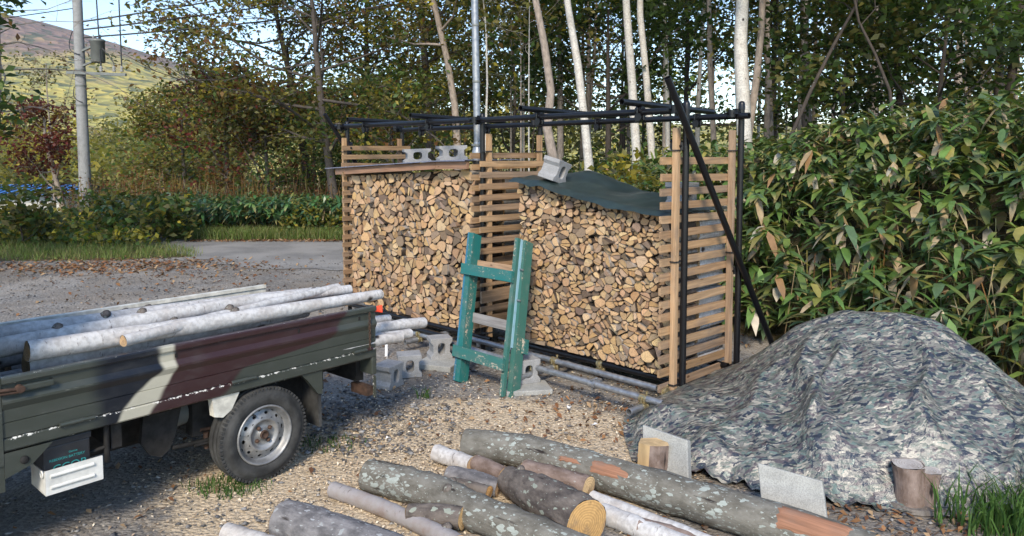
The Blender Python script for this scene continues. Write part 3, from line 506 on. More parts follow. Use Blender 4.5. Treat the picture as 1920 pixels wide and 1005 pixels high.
# the far wood: one mass of foliage behind everything that can be told apart
tu = np.array([230, 300, 360, 450, 560, 700, 880, 930, 990, 1060, 1200, 1500, 1750, 1800, 1880, 1930, 2300]); tv = np.array([300, 200, 185, 190, 170, 130, 100, 150, 140, 90, 40, 60, 60, 140, 150, 120, 40])
C = []; t = []
for k in range(330):
    u = RNG.uniform(235, 2150); Yd = RNG.uniform(27, 48); top = D(u, np.interp(u, tu, tv), Yd)[2]; x = (u-960)/FPX*Yd; g = H1(x, Yd); z = g+(max(top, g+1)-g)*RNG.random()**.8
    n = int(RNG.integers(120, 260)) if u < 1000 or z-g < 3.2 else int(RNG.integers(60, 130)); C.append(np.array([x, Yd, z])+RNG.normal(0, 1, (n, 3))*np.array([.9, .9, .6])); t.append(pick(mo, 1)[0]*1.25*np.ones((n, 3))*RNG.uniform(.7, 1.2))
Vl, Ql, tl = leafcloud(np.concatenate(C), .26, np.concatenate(t)); tag(big('far_woodland', Vl, [Ql], tl, M['leaf']), 'distant green and olive woodland closing the view behind the trunks', 'woodland', kind='stuff')
C = []; t = []
for k in range(150):   # valley trees below the mountain
    u = RNG.uniform(-120, 420); Yd = RNG.uniform(48, 110); x = (u-960)/FPX*Yd; g = H1(x, Yd); top = D(u, RNG.uniform(215, 270), Yd)[2]; n = 150
    C.append(np.array([x, Yd, g+(top-g)*RNG.random()])+RNG.normal(0, 1, (n, 3))*np.array([1.6, 1.6, 1.0])); t.append(pick(dict(yellow=3, olive=5, green=1), 1)[0]*np.ones((n, 3))*RNG.uniform(.9, 1.5))
Vl, Ql, tl = leafcloud(np.concatenate(C), .55, np.concatenate(t)); tag(big('valley_woodland', Vl, [Ql], tl, M['leaf']), 'sunlit yellow-green valley trees below the mountain', 'woodland', kind='stuff')

# ------------------------------------------------------------------ bamboo grass on the bank and undergrowth
SG = np.array([1.72, 1.55, 1.3])*np.array([(.05, .105, .03), (.07, .135, .038), (.045, .09, .035), (.09, .145, .04), (.055, .10, .055)]); SY = np.array([(.20, .21, .05), (.30, .27, .07), (.16, .18, .05)]); SD = np.array([(.42, .31, .17), (.50, .40, .25), (.32, .19, .09), (.52, .46, .35)])
def sasa_leaves(B, hts, nl, blue=0, dry=.12, L0=.23):
    n = len(B); m = n*nl; b = np.repeat(B, nl, 0).astype(float); h = np.repeat(hts, nl); k = np.where(RNG.random(m) < .65, RNG.uniform(.86, 1.0, m), RNG.random(m)); b[:, 2] += h*(.45+.55*k); lean = np.repeat(RNG.normal(0, .16, (n, 2)), nl, 0); b[:, :2] += lean*(.45+.55*k)[:, None]
    az = RNG.uniform(0, 6.283, m); el = RNG.normal(.12, .38, m); isdry = RNG.random(m) < dry*1.5*sm((wob(b*np.array([1, 1, 2.]), 1.5)+.5)/1.2); el[isdry] = RNG.normal(-.9, .35, isdry.sum())
    d = unit(np.stack([np.cos(az)*np.cos(el)-.28, np.sin(az)*np.cos(el)-.38, np.sin(el)-.05], 1)); t = SG[RNG.integers(0, len(SG), m)]*RNG.uniform(.75, 1.35, (m, 1))
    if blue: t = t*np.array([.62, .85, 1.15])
    y = RNG.random(m) < .17; t[y] = SY[RNG.integers(0, 3, y.sum())]; t[isdry] = SD[RNG.integers(0, 4, isdry.sum())]
    tip = np.where((RNG.random(m) < .3)[:, None], np.array([.38, .29, .13]), t*1.1)
    return leafstrip(b, d, L0*RNG.uniform(.7, 1.25, m), L0*.31*RNG.uniform(.7, 1.2, m), RNG.uniform(.05, .5, m), t, tip)
def scatter(n, x0, x1, y0, y1, cond):
    x = RNG.uniform(x0, x1, n); y = RNG.uniform(y0, y1, n); m = cond(x, y); x, y = x[m], y[m]; return np.stack([x, y, hgt(x, y)], 1)
def onbank(x, y):
    d, hh = bank(x, y); u = 960+x/np.maximum(y, .1)*FPX; p = np.clip(1.15-y/22, .25, 1)
    return (d > .05) & (d < 12) & (hh > .5) & (u > 940) & (u < 2750) & (RNG.random(len(x)) < p)
B = scatter(16500, -1, 16, 2.5, 20, onbank); hts = RNG.uniform(.45, 1.05, len(B))*np.clip(.55+bank(B[:, 0], B[:, 1])[0]*.5, .5, 1)
# the plants nearest the yard are individuals
dd = bank(B[:, 0], B[:, 1])[0]; uu = 960+B[:, 0]/B[:, 1]*FPX; fr = np.where((dd < 1.3) & (uu > 1400) & (uu < 1930))[0]; fr = fr[np.argsort(B[fr, 1]+RNG.uniform(0, 2.5, len(fr)))][:40]
mask = np.ones(len(B), bool); mask[fr] = False
Vs, tr_, qd, ts = sasa_leaves(B[mask], hts[mask], 10, L0=.25); tag(big('bamboo_grass_thicket', Vs, [tr_, qd], ts, M['sasa']), 'dense thicket of broad-leaved bamboo grass covering the bank', 'bamboo grass', kind='stuff')
# thin canes and dead stems inside the thicket
nb = 1100; S = B[RNG.integers(0, len(B), nb)]+RNG.normal(0, .1, (nb, 3))*np.array([1, 1, 0]); e = S+np.stack([RNG.normal(0, .12, nb), RNG.normal(0, .12, nb), RNG.uniform(.4, .95, nb)], 1); wv = np.array([.004, 0, 0])
tag(big('dry_canes', np.stack([S-wv, S+wv, e+wv, e-wv], 1).reshape(-1, 3), [np.arange(nb*4).reshape(nb, 4)], np.repeat(pick(dict(tan=3, olive=2, rust=1), nb), 4, 0), M['dry']), 'thin dry canes standing among the bamboo grass', 'canes', kind='stuff')
for j, i in enumerate(fr):
    b = B[i]; h = hts[i]*1.05; ro = empty('bamboo_grass', b, 'broad-leaved bamboo grass plant at the front of the bank', 'bamboo grass', 'bamboo grass plants edging the yard'); mb = MB(); ln = RNG.normal(0, .1, 2); top = b+np.array([ln[0], ln[1], h]); tube(mb, [b-ZV*.05, (b+top)/2+RNG.normal(0, .02, 3), top], [.006, .005, .003], 5, tint=(.12, .13, .05)); mb.build('stem', M['sasa'], ro, b)
    nl = 8; az = RNG.uniform(0, 6.28)+np.arange(nl)*2.4; el = RNG.normal(.15, .4, nl); d = np.stack([np.cos(az)*np.cos(el), np.sin(az)*np.cos(el), np.sin(el)], 1); t = SG[RNG.integers(0, 5, nl)]*RNG.uniform(.9, 1.4, (nl, 1)); y = RNG.random(nl) < .3; t[y] = np.concatenate([SY, SD])[RNG.integers(0, 7, y.sum())]
    bs = top-(top-b)*(RNG.random((nl, 1))*.4); Vp, t3, q4, tp_ = leafstrip(bs, d, RNG.uniform(.2, .3, nl), RNG.uniform(.045, .06, nl), RNG.uniform(.2, .8, nl), t)
    for l in range(nl): mb = MB(); mb.add(Vp[l*6:l*6+6], [(0, 2, 1), (3, 4, 5), (1, 2, 4, 3)], t[l]); mb.build('leaf', M['sasa'], ro, bs[l])
# blue-green bamboo grass and dead weeds beyond the road
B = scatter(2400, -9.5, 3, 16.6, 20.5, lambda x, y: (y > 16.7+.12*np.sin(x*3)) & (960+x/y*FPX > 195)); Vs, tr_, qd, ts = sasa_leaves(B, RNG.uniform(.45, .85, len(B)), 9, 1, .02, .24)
tag(big('far_bamboo_grass', Vs, [tr_, qd], ts, M['sasa']), 'blue-green bamboo grass beyond the road', 'bamboo grass', kind='stuff')
nb = 2600; x = RNG.uniform(-11.5, 1, nb); y = RNG.uniform(18.6, 21.5, nb); S = np.stack([x, y, hgt(x, y)], 1); e = S+np.stack([RNG.normal(0, .18, nb), RNG.normal(0, .18, nb), RNG.uniform(.4, 1.0, nb)+.7*RNG.random(nb)**3], 1); wv = np.array([.006, 0, 0])
tag(big('dead_weeds', np.stack([S-wv, S+wv, e+wv, e-wv], 1).reshape(-1, 3), [np.arange(nb*4).reshape(nb, 4)], np.repeat(pick(dict(rust=4, red=1, tan=2, olive=2), nb)*.65, 4, 0), M['dry']), 'reddish-brown dead weeds standing beyond the road', 'weeds', kind='stuff')
n = 16000; x = RNG.uniform(-11.5, 1, n); y = RNG.uniform(18.4, 21.5, n); C = np.stack([x, y, hgt(x, y)+RNG.uniform(.2, 1.5, n)*sm((wob(np.stack([x, y, x*0], 1), .7)+1.2)/2)], 1); Vl, Ql, tl = leafcloud(C, .08, pick(dict(rust=4, olive=4, red=1, tan=1, green=1), n)*.75)
tag(big('brown_undergrowth', Vl, [Ql], tl, M['dry']), 'brown autumn undergrowth between the far bamboo grass and the trees', 'undergrowth', kind='stuff')
# leafy weeds: verge under the pole, beyond the road right part, behind the rack
def weeds(name, label, n, x0, x1, y0, y1, cond, hmax, mix, size, gain=1.0):
    x = RNG.uniform(x0, x1, n); y = RNG.uniform(y0, y1, n); m = cond(x, y); x, y = x[m], y[m]; hm = hmax*(.35+.65*sm((wob(np.stack([x, y, 0*x], 1), 1.6)+1)/2)); C = np.stack([x, y, hgt(x, y)+hm*RNG.random(len(x))**.6], 1)
    cl_ = pick(mix, len(x))*gain; Vl, Ql, tl = leafcloud(C, size, cl_, .7); return tag(big(name, Vl, [Ql], tl, M['leaf']), label, 'weeds', kind='stuff')
weeds('verge_weeds', 'leafy green weeds around the foot of the utility pole', 15000, -15, -7.2, 14.6, 19.8, lambda x, y: (inpoly(x, y, SPIT) | (y > 17)) & (y > 15.0+.5*np.sin(x)) , .55, dict(green=4, olive=4, yellow=4), .12, 1.7)
weeds('roadside_weeds', 'yellow-green weeds across the road beside the rack', 9000, -5.2, 1.5, 16.4, 18.2, lambda x, y: y < 18.5, .85, dict(green=4, olive=4, yellow=3), .10, 1.35)
weeds('back_weeds', 'low green plants growing behind the rack', 8000, -1.5, 3.2, 7.6, 13.5, lambda x, y: (bank(x, y)[0] > -.5) & (bank(x, y)[0] < 2.5), .6, dict(green=6, olive=3, yellow=1), .08)
for (u, Yd, h, r, lab) in ((35, 15.2, .95, .8, 'large-leaved yellowing bush at the left edge of the verge'), (215, 17.6, .7, .8, 'dark green low bush right of the utility pole foot'), (285, 15.6, .7, .7, 'small leafy bush at the road end of the verge')):
    tree('verge_bush', lab, gpt(u, Yd), h, r, .15, .03, dict(green=5, olive=4, yellow=1), 1500, .13, 9, GRY, sig=.25, cat='bush')
# grass
def grass(name, label, n, x0, x1, y0, y1, cond, h, cols, parent=None, z=None):
    x = RNG.uniform(x0, x1, n); y = RNG.uniform(y0, y1, n); m = cond(x, y); x, y = x[m], y[m]; n = len(x); b = np.stack([x, y, hgt(x, y)-.01], 1); hh = RNG.uniform(.4, 1.2, n)*h; az = RNG.uniform(0, 6.28, n); s = np.stack([np.cos(az), np.sin(az), 0*az], 1)*(.006+.02*hh)[:, None]*.5; ln = RNG.normal(0, .35, (n, 3))*hh[:, None]; ln[:, 2] = 0
    mid = b+np.array([0, 0, 1.])*hh[:, None]*.6+ln*.35; tip = b+np.array([0, 0, 1.])*hh[:, None]*.95+ln; V = np.stack([b-s, b+s, mid+s*.7, mid-s*.7, tip], 1).reshape(-1, 3); o = (np.arange(n)*5)[:, None]
    c = np.array(cols)[RNG.integers(0, len(cols), n)]*RNG.uniform(.7, 1.3, (n, 1)); return tag(big(name, V, [o+np.array([0, 1, 2, 3]), o+np.array([3, 2, 4])], np.repeat(c, 5, 0), M['grass']), label, 'grass', kind='stuff')
GC = [(.10, .17, .035), (.14, .21, .045), (.18, .21, .065), (.26, .24, .10)]; GD = [(.05, .11, .025), (.07, .14, .03)]
grass('verge_grass', 'short grass on the verge tapering into the gravel', 26000, -15, -5.6, 12, 16.5, lambda x, y: inpoly(x+RNG.normal(0, .1, len(x)), y+RNG.normal(0, .1, len(x)), SPIT), .16, GC)
grass('roadside_grass', 'bright grass strip along the far side of the road', 26000, -9, 1.5, 15.95, 17.0, lambda x, y: (y > 16.0+.1*np.sin(x*2.3)+.1*RNG.random(len(x))) & (x > -7.6), .28, GC)
q = G(430, 915); grass('grass_patch', 'small green grass patch in front of the truck wheel', 2600, q[0]-.4, q[0]+.4, q[1]-.3, q[1]+.3, lambda x, y: ((x-q[0])/.26)**2+((y-q[1])/.16)**2 < RNG.uniform(.1, 1, len(x)), .06, GD)
q2 = G(1870, 985); grass('corner_grass', 'tall green grass tuft in the lower right corner', 4200, q2[0]-.6, q2[0]+.9, q2[1]-.5, q2[1]+.5, lambda x, y: ((x-q2[0]-.1)/.42)**2+((y-q2[1])/.3)**2 < RNG.uniform(.1, 1, len(x)), .24, GD)
q3 = G(600, 835); grass('wheel_grass', 'thin grass growing behind the truck wheel', 900, q3[0]-.4, q3[0]+.3, q3[1]-.3, q3[1]+.3, lambda x, y: ((x-q3[0])/.3)**2+((y-q3[1])/.15)**2 < RNG.uniform(.1, 1, len(x)), .06, GD)
q4 = G(795, 745); grass('weed_tuft', 'small weed tuft between the blocks and the ladder frame', 120, q4[0]-.1, q4[0]+.1, q4[1]-.1, q4[1]+.1, lambda x, y: ((x-q4[0])/.07)**2+((y-q4[1])/.05)**2 < 1, .1, GD)
# loose gravel, wood chips, fallen leaves
def clear(x, y): return (bank(x, y)[0] < .2)
def stones(n, x0, x1, y0, y1, smin, smax, cond):
    x = RNG.uniform(x0, x1, n); y = RNG.uniform(y0, y1, n); m = cond(x, y) & clear(x, y); x, y = x[m], y[m]; n = len(x); s = smin*(smax/smin)**(RNG.random(n)**2.2); c = np.stack([x, y, hgt(x, y)+s*.18], 1)
    oc = np.array([(1, 0, 0), (.1, 1, 0), (-1, .1, 0), (0, -1, .1), (.1, 0, .75), (0, 0, -.6), (.6, .6, .45), (-.6, -.55, .4)]); f = np.array([(6, 4, 0), (6, 1, 4), (6, 0, 1), (2, 4, 1), (7, 4, 2), (7, 3, 4), (7, 2, 3), (3, 0, 4), (0, 5, 1), (1, 5, 2), (2, 5, 3), (3, 5, 0)])
    V = oc[None]*RNG.uniform(.6, 1.25, (n, 8, 1))*(s[:, None, None]*.5)*np.stack([RNG.uniform(.7, 1.4, n), RNG.uniform(.7, 1.2, n), RNG.uniform(.45, .85, n)], 1)[:, None]; a = RNG.uniform(0, 6.28, n); ca, sa = np.cos(a)[:, None], np.sin(a)[:, None]
    V = np.stack([V[..., 0]*ca-V[..., 1]*sa, V[..., 0]*sa+V[..., 1]*ca, V[..., 2]], -1)+c[:, None]; F = (np.arange(n)*8)[:, None, None]+f[None]
    t = np.array([(.12, .115, .11), (.19, .185, .18), (.27, .26, .245), (.16, .13, .105), (.09, .09, .095)])[RNG.integers(0, 5, n)]*RNG.uniform(.7, 1.3, (n, 1)); return V.reshape(-1, 3), F.reshape(-1, 3), np.repeat(t, 8, 0)
def gravcond(x, y): return RNG.random(len(x)) < np.clip(1.1-np.exp(-(((x+.35)/1.3)**2+((y-4.5)/.9)**2))*1.05, .12, 1)
a1 = stones(13000, -4, 2.2, 3.0, 8.5, .009, .045, gravcond); a2 = stones(3600, -1.7, -.3, 4.5, 5.9, .014, .06, lambda x, y: RNG.random(len(x)) < np.exp(-((x+.95)/.4)**2-((y-5.0)/.5)**2)*1.3); a3 = stones(3500, -9, -1, 8, 13, .02, .05, lambda x, y: x < 5)
Vs = np.concatenate([a1[0], a2[0], a3[0]]); Fs = np.concatenate([a1[1], a2[1]+len(a1[0]), a3[1]+len(a1[0])+len(a2[0])]); tag(big('loose_gravel', Vs, [Fs], np.concatenate([a1[2], a2[2], a3[2]]), M['stone'], lc=Vs), 'loose grey gravel strewn over the yard', 'gravel', kind='stuff')
def flakes(n, x0, x1, y0, y1, smin, smax, cols, cond, curl=.3, lift=.008, asp=.55):
    x = RNG.uniform(x0, x1, n); y = RNG.uniform(y0, y1, n); m = cond(x, y); x, y = x[m], y[m]; n = len(x); s = RNG.uniform(smin, smax, n)[:, None]; c = np.stack([x, y, hgt(x, y)+lift+RNG.uniform(0, .012, n)], 1); a = RNG.uniform(0, 6.28, n); d = unit(np.stack([np.cos(a), np.sin(a), RNG.normal(0, curl, n)], 1)); w_ = unit(np.stack([-np.sin(a), np.cos(a), RNG.normal(0, curl, n)], 1))
    V = np.stack([c-d*s*.5, c+w_*s*asp*.5+np.array([0, 0, .1])*s, c+d*s*.5, c-w_*s*asp*.5+np.array([0, 0, .1])*s], 1).reshape(-1, 3); t = np.array(cols)[RNG.integers(0, len(cols), n)]*RNG.uniform(.7, 1.25, (n, 1)); return V, np.arange(n*4).reshape(n, 4), np.repeat(t, 4, 0)
def sawc(x, y): return RNG.random(len(x)) < np.exp(-(((x+.45)/1.2)**2+((y-4.4)/.75)**2)*.9)+.4*np.exp(-(((x-.1)/1.0)**2+((y-5.3)/.7)**2))+.06
Vs, Fs, ts = flakes(38000, -2.2, 1.6, 3.0, 6.4, .006, .026, [(.62, .50, .34), (.7, .6, .45), (.48, .37, .25), (.38, .28, .19)], sawc, .35, .004, .5); tag(big('sawdust_chips', Vs, [Fs], ts, M['chip'], lc=Vs), 'pale sawdust and wood chips spread around the logs', 'wood chips', kind='stuff')
DL = [(.24, .11, .05), (.32, .17, .08), (.16, .08, .045), (.38, .26, .15), (.2, .14, .1)]
p1 = flakes(6500, -2.5, 3, 3.2, 8, .018, .065, DL, lambda x, y: (bank(x, y)[0] < .5) & (RNG.random(len(x)) < .12+.9*np.exp(-(((x-.6)/.6)**2+((y-5.2)/.7)**2))), .5, .012)
p2 = flakes(5200, -9.5, -3.4, 10.2, 13.4, .05, .10, DL, lambda x, y: RNG.random(len(x)) < 0.04+1.3*np.exp(-(((x+6.6)/1.7)**2+((y-12.3)/.7)**2)), .4, .012)
p3_ = flakes(1500, -7, 1, 15.7, 16.1, .05, .1, DL, lambda x, y: RNG.random(len(x)) < .9, .4, .012); p4 = flakes(1100, -6, -1.2, 6, 11.5, .03, .08, DL, lambda x, y: RNG.random(len(x)) < .5, .4, .01)
p5 = flakes(900, 1.5, 3, 3.3, 4.2, .02, .055, DL, lambda x, y: RNG.random(len(x)) < .7, .5, .012)
pv = [p1, p2, p3_, p4, p5]; o = np.cumsum([0]+[len(p[0]) for p in pv]); tag(big('fallen_leaves', np.concatenate([p[0] for p in pv]), [np.concatenate([p[1]+o[i] for i, p in enumerate(pv)])], np.concatenate([p[2] for p in pv]), M['dry']), 'brown fallen leaves lying over the yard and road edge', 'leaf litter', kind='stuff')

# ------------------------------------------------------------------ firewood rack of scaffold pipe and slats
A1, A2, BD = 2.153, 4.514, .767
rack = empty('firewood_rack', RP0, 'black pipe and timber slat rack holding the two firewood stacks', 'rack')
def pipe(name, p, q, r, mat, parent, label=None):
    p, q = np.asarray(p, float), np.asarray(q, float); d = (q-p)/np.linalg.norm(q-p); mb = MB(); tube(mb, [p, (p+q)/2, q], r, 16, ends=(0, 0))
    for e, s in ((p, 1), (q, -1)): lathe(mb, e, d*s, [(r, 0), (r*.84, 0), (r*.84, .06), (0, .06)], 16, smooth=False)
    o = mb.build(name, mat, parent); tag(o, label); return o
def clamp(p, d1, d2, mat='black', parent=None):
    p = np.asarray(p, float); d1 = np.asarray(d1, float)/np.linalg.norm(d1); d2 = np.asarray(d2, float)/np.linalg.norm(d2); n = np.cross(d1, d2); n /= np.linalg.norm(n); mb = MB()
    tube(mb, [p-d1*.028, p+d1*.028], .031, 14); tube(mb, [p+n*.05-d2*.028, p+n*.05+d2*.028], .031, 14); box(mb, p+n*.026, d1*.02, d2*.02, n*.014)
    for c, dd, e in ((p, d1, d2), (p+n*.05, d2, d1)): tube(mb, [c+e*.034-n*.03, c+e*.034+n*.035], .007, 6); tube(mb, [c+e*.034+n*.03, c+e*.034+n*.042], .012, 6); tube(mb, [c-e*.034-n*.02, c-e*.034+n*.02], .009, 6)
    mb.build('clamp', M[mat], parent or rack)
PR = .0243
for a_ in (0, A1, A2):
    for b, zt in ((.006, 2.235), (BD+.006, 2.27)):
        a = a_
        a = {0: -.034, A1: A1+.004, A2: A2}[a] if a in (0, A1, A2) else a
        mb = MB(); p = R(a, b, .02); tube(mb, [p, R(a, b, 1.1), R(a, b, zt)], PR, 16, ends=(1, 0)); ps = mb.build('pipe_post', M['black'], rack)
        mb = MB(); lathe(mb, R(a, b, zt-.05), ZV, [(PR+.002, 0), (PR+.002, .045), (PR*.8, .062), (0, .068)], 16); mb.build('post_cap', M['black'], ps)
pipe('top_rail', R(4.74, -.05, 2.192), R(-.03, -.05, 2.182), PR, M['black'], rack); pipe('top_rail', R(4.41, BD-.05, 2.168), R(-.13, BD-.05, 2.168), PR, M['black'], rack)
for a in (4.05, 2.9, 1.37, .33):
    pipe('cross_pipe', R(a, -.27, 2.249), R(a+.03, 1.0, 2.226), PR, M['black'], rack)
    clamp(R(a, -.05, 2.195), AV, BV); clamp(R(a, BD-.05, 2.17), AV, BV)
for a in (0, A1, A2):
    for b in (0, BD): clamp(R(a-.01, b-.05, 2.185), AV, -ZV)
pipe('brace_pipe', R(-.10, -.33, 2.385), R(-.10, 1.42, .04), PR, M['black'], rack); pipe('brace_pipe', R(A2+.075, -.24, 2.33), R(A2+.075, 1.35, .1), PR, M['black'], rack)
clamp(R(0, 0, 1.93), ZV, BV); clamp(R(0, BD, .95), ZV, BV); clamp(R(A2, 0, 1.98), -ZV, BV)
WT = [(.42, .265, .14), (.38, .24, .135), (.43, .285, .165), (.35, .24, .155)]
def wt(k=1.0): return np.array(random.choice(WT))*random.uniform(.82, 1.15)*k
for a, b in ((0.012, -.045), (.012, BD-.045), (A1-.03, .055), (A1-.03, BD-.04), (A2-.02, -.05), (A2-.02, BD-.05)):
    mb = MB(); box(mb, R(a, b, 1.085), AV*.02, BV*.021, ZV*.975, wt(1.05)); mb.build('batten', M['wood'], rack)
    for z in (.2, 1.1, 1.9): mb = MB(); c = R(a, b/2 if abs(b) < .2 else (b+BD)/2, z); box(mb, c, AV*.028, BV*(.055), ZV*.004); mb.build('wire_tie', M['dark'], rack)
def slat(a, b0, b1, z, h=.053, t=.022, k=1.0):
    mb = MB(); j = random.uniform(-.008, .008); box(mb, R(a, (b0+b1)/2+random.uniform(-.008, .008), z), AV*t/2, BV*(b1-b0)/2+ZV*j, ZV*h/2, wt(k)); mb.build('slat', M['wood'], rack)
zr = [1.824, 1.70]+[1.602-.101*i for i in range(15)]
for z in zr: slat(.046, -.175, BD-.02, z)
for z in [1.782-.1015*i for i in range(9)]: slat(A1-.047, -.07, .83, z)
for z, h in ((.80, .10), (.66, .03), (.55, .11), (.43, .05), (.31, .10)): slat(A1-.047, -.07, .83, z, h)
for i in range(17): slat(A1+.047, -.10, .83, 1.86-.1*i, k=.9)
for i in range(18): slat(A2-.07, -.115, .83, 1.945-.1015*i, k=.8)
# base pipes: black sills under the wood, galvanised rails in front and short cross pipes
pipe('sill_pipe', R(-.02, 0.03, .20), R(1.95, 0.03, .175), PR, M['black'], rack); pipe('sill_pipe', R(2.0, -.03, .165), R(4.6, -.03, .13), PR, M['black'], rack); pipe('sill_pipe', R(-.02, BD-.1, .20), R(4.6, BD-.1, .17), PR, M['black'], rack)
g1 = pipe('base_pipe', R(-.12, -.358, .165), R(2.95, -.36, .150), PR, M['galv'], rack); g2 = pipe('base_pipe', R(.10, -.11, .165), R(2.2, -.11, .152), PR, M['galv'], rack); pipe('base_pipe', R(2.2, -.36, .205), R(3.6, -.36, .17), PR, M['black'], rack)
for a in (.04, 1.13, 2.66): pipe('base_pipe', R(a, -.53, .105), R(a, .5, .11), PR, M['galv'], rack)
for a in (.04, 1.13):
    for b in (-.358, -.11): clamp(R(a, b, .11), BV, AV, 'gold')
clamp(R(2.66, -.36, .11), BV, AV, 'gold'); clamp(R(.75, .03, .185), AV, BV, 'gold'); clamp(R(.5, -.358, .16), AV, ZV, 'galv')

# ------------------------------------------------------------------ firewood: every end its own split shape
def clipc(poly, p, q):
    m = (p+q)/2; n = q-p; o = []; d = [(v-m)@n for v in poly]
    for i in range(len(poly)):
        j = (i+1) % len(poly)
        if d[i] <= 0: o.append(poly[i])
        if (d[i] < 0 < d[j]) or (d[j] < 0 < d[i]): o.append(poly[i]+(poly[j]-poly[i])*(d[i]/(d[i]-d[j])))
    return o
def pack(a0, a1, zb, zt, r, tries, seed, sd=.25):
    g = np.random.default_rng(seed); P = np.zeros((0, 2)); Rr = np.zeros(0); AN = np.array([1, 1.22])
    for _ in range(tries):
        a = g.uniform(a0, a1); lo, hi = zb(a), zt(a); p = np.array([a, g.uniform(lo, hi)])*AN; ri = r*math.exp(g.normal(0, sd))
        if len(P) and (np.hypot(*(P-p).T) < (Rr+ri)*.5).any(): continue
        P = np.vstack([P, p]); Rr = np.append(Rr, ri)
    for it in range(2):
        gh = [P*[-1, 1]+[2*a0, 0], P*[-1, 1]+[2*a1, 0]]; gh.append(np.array([[q[0], 2*zb(q[0])*AN[1]-q[1]] for q in P])); gh.append(np.array([[q[0], 2*zt(q[0])*AN[1]-q[1]] for q in P]))
        allp = np.vstack([P]+gh); cells = []; new = P.copy()
        for i, p in enumerate(P):
            d = np.hypot(*(allp-p).T); nb = np.argsort(d)[1:20]; poly = [p+np.array(v)*r*3 for v in ((-1, -1), (1, -1), (1, 1), (-1, 1))]
            for j in nb:
                if d[j] < r*5 and d[j] > 1e-6: poly = clipc(poly, p, allp[j])
                if len(poly) < 3: break
            cells.append(np.array(poly)); new[i] = cells[-1].mean(0)
        if it == 0: P = P*.5+new*.5
    return [c/AN for c in cells if len(c) >= 3]
def splitc(cells, g):   # rounds split with the axe into halves and quarters
    o = []
    for c in cells:
        m = c.mean(0); k = 0 if g.random() < .2 else (1 if g.random() < .7 else 2); a = g.normal(.1, .75); ps = [list(c)]
        for q in range(k):
            n = np.array([math.cos(a+q*1.45+math.pi/2), math.sin(a+q*1.45+math.pi/2)])*.01; mm = m+g.normal(0, .006, 2); new = []
            for p in ps:
                if q == 1 and g.random() < .4: new.append(p); continue
                for sg in (1, -1):
                    r = clipc(p, mm-n*sg, mm+n*sg)
                    if len(r) >= 3: new.append(r)
            ps = new
        o += [np.array(p) for p in ps]
    return o
def shape(c, g):
    # merge near-coincident corners, then round some corners and keep others sharp like split faces
    o = [c[0]]
    for v in c[1:]:
        if np.linalg.norm(v-o[-1]) > .008: o.append(v)
    c = np.array(o); n = len(c)
    if n < 3: return None
    m = c.mean(0); c = m+(c-m)*g.uniform(.935, .985); el = np.linalg.norm(np.roll(c, -1, 0)-c, axis=1); k = int(np.argmax(el)); kind = g.random(); sharp = np.zeros(n, bool)
    if kind < .70: sharp[[k, (k+1) % n]] = True
    elif kind < .77: sharp[[k, (k+1) % n, (k+2+int(g.integers(0, 2))) % n]] = True
    for _ in range(2):
        o = []; s = []
        for i in range(len(c)):
            p, q, r_ = c[i-1], c[i], c[(i+1) % len(c)]
            if sharp[i]: o.append(q); s.append(True)
            else: o += [q+(p-q)*.31, q+(r_-q)*.31]; s += [False, False]
        c = np.array(o); sharp = np.array(s)
        if len(c) > 11: break
    return c+g.normal(0, .0016, c.shape), c[:].mean(0)+(0 if kind > .85 else 1)*((c[int(np.argmax(sharp))]+c[(int(np.argmax(sharp))+1) % len(c)])/2-c.mean(0))*.8
CT = [((.57, .375, .205), 44), ((.62, .445, .26), 20), ((.47, .295, .15), 16), ((.56, .34, .15), 4), ((.34, .25, .17), 12), ((.19, .14, .10), 10)]
BT = [(.07, .052, .04), (.12, .09, .07), (.30, .265, .23), (.17, .11, .07)]
def loggeom(mb, poly, pith, b0, ln, g, tint, bt, sidemi=1):
    n = len(poly); cen = poly.mean(0); tl = g.normal(0, .10, 2); off = g.uniform(-9, 9, 3)
    fr = [R(p[0], b0+(p-cen)@tl, p[1]) for p in poly]; bk = [R(p[0], b0+ln, p[1]) for p in cen+(poly-cen)*.93]
    lcf = [(p[0]-pith[0], p[1]-pith[1], off[2]) for p in poly]
    # a thin bark rim round the outside of the end, bare wood on the split side
    e_ = poly-pith; far_ = np.linalg.norm(e_, axis=1); rim = far_ > np.quantile(far_, .3); ins = []
    for i in range(n):
        d_ = cen-poly[i]; L_ = np.linalg.norm(d_); ins.append(poly[i]+d_/max(L_, 1e-6)*min(.0048, L_*.3))
    fi = [R(p[0], b0+(p-cen)@tl-.001, p[1]) for p in ins]; rt_ = np.where(rim[:, None], np.asarray(bt)*.75, np.asarray(tint)*.7); lci = [(p[0]-pith[0], p[1]-pith[1], off[2]) for p in ins]
    mb.add(fr+fi, [(i, (i+1) % n, n+(i+1) % n, n+i) for i in range(n)], np.concatenate([rt_, rt_*.4+np.asarray(tint)*.6]), lcf+lci, 0)
    mb.add(fi, [list(range(n))], tint, lci, 0)
    sl = [(p[0]+off[0], p[1]+off[1], off[2]) for p in poly]+[(p[0]+off[0], p[1]+off[1], off[2]+ln) for p in poly]
    mb.add(fr+bk, [(i, (i+1) % n, n+(i+1) % n, n+i) for i in range(n)], bt, sl, sidemi, True)
ptsL = (lambda a: .165+.0*a, lambda a: np.interp(a, [2.2, 4.6], [1.735, 1.615])); ptsR = (lambda a: .225, lambda a: np.interp(a, [0, .174, .508, .885, 1.176, 1.64], [1.42, 1.43, 1.46, 1.52, 1.57, 1.63]))
logs = []
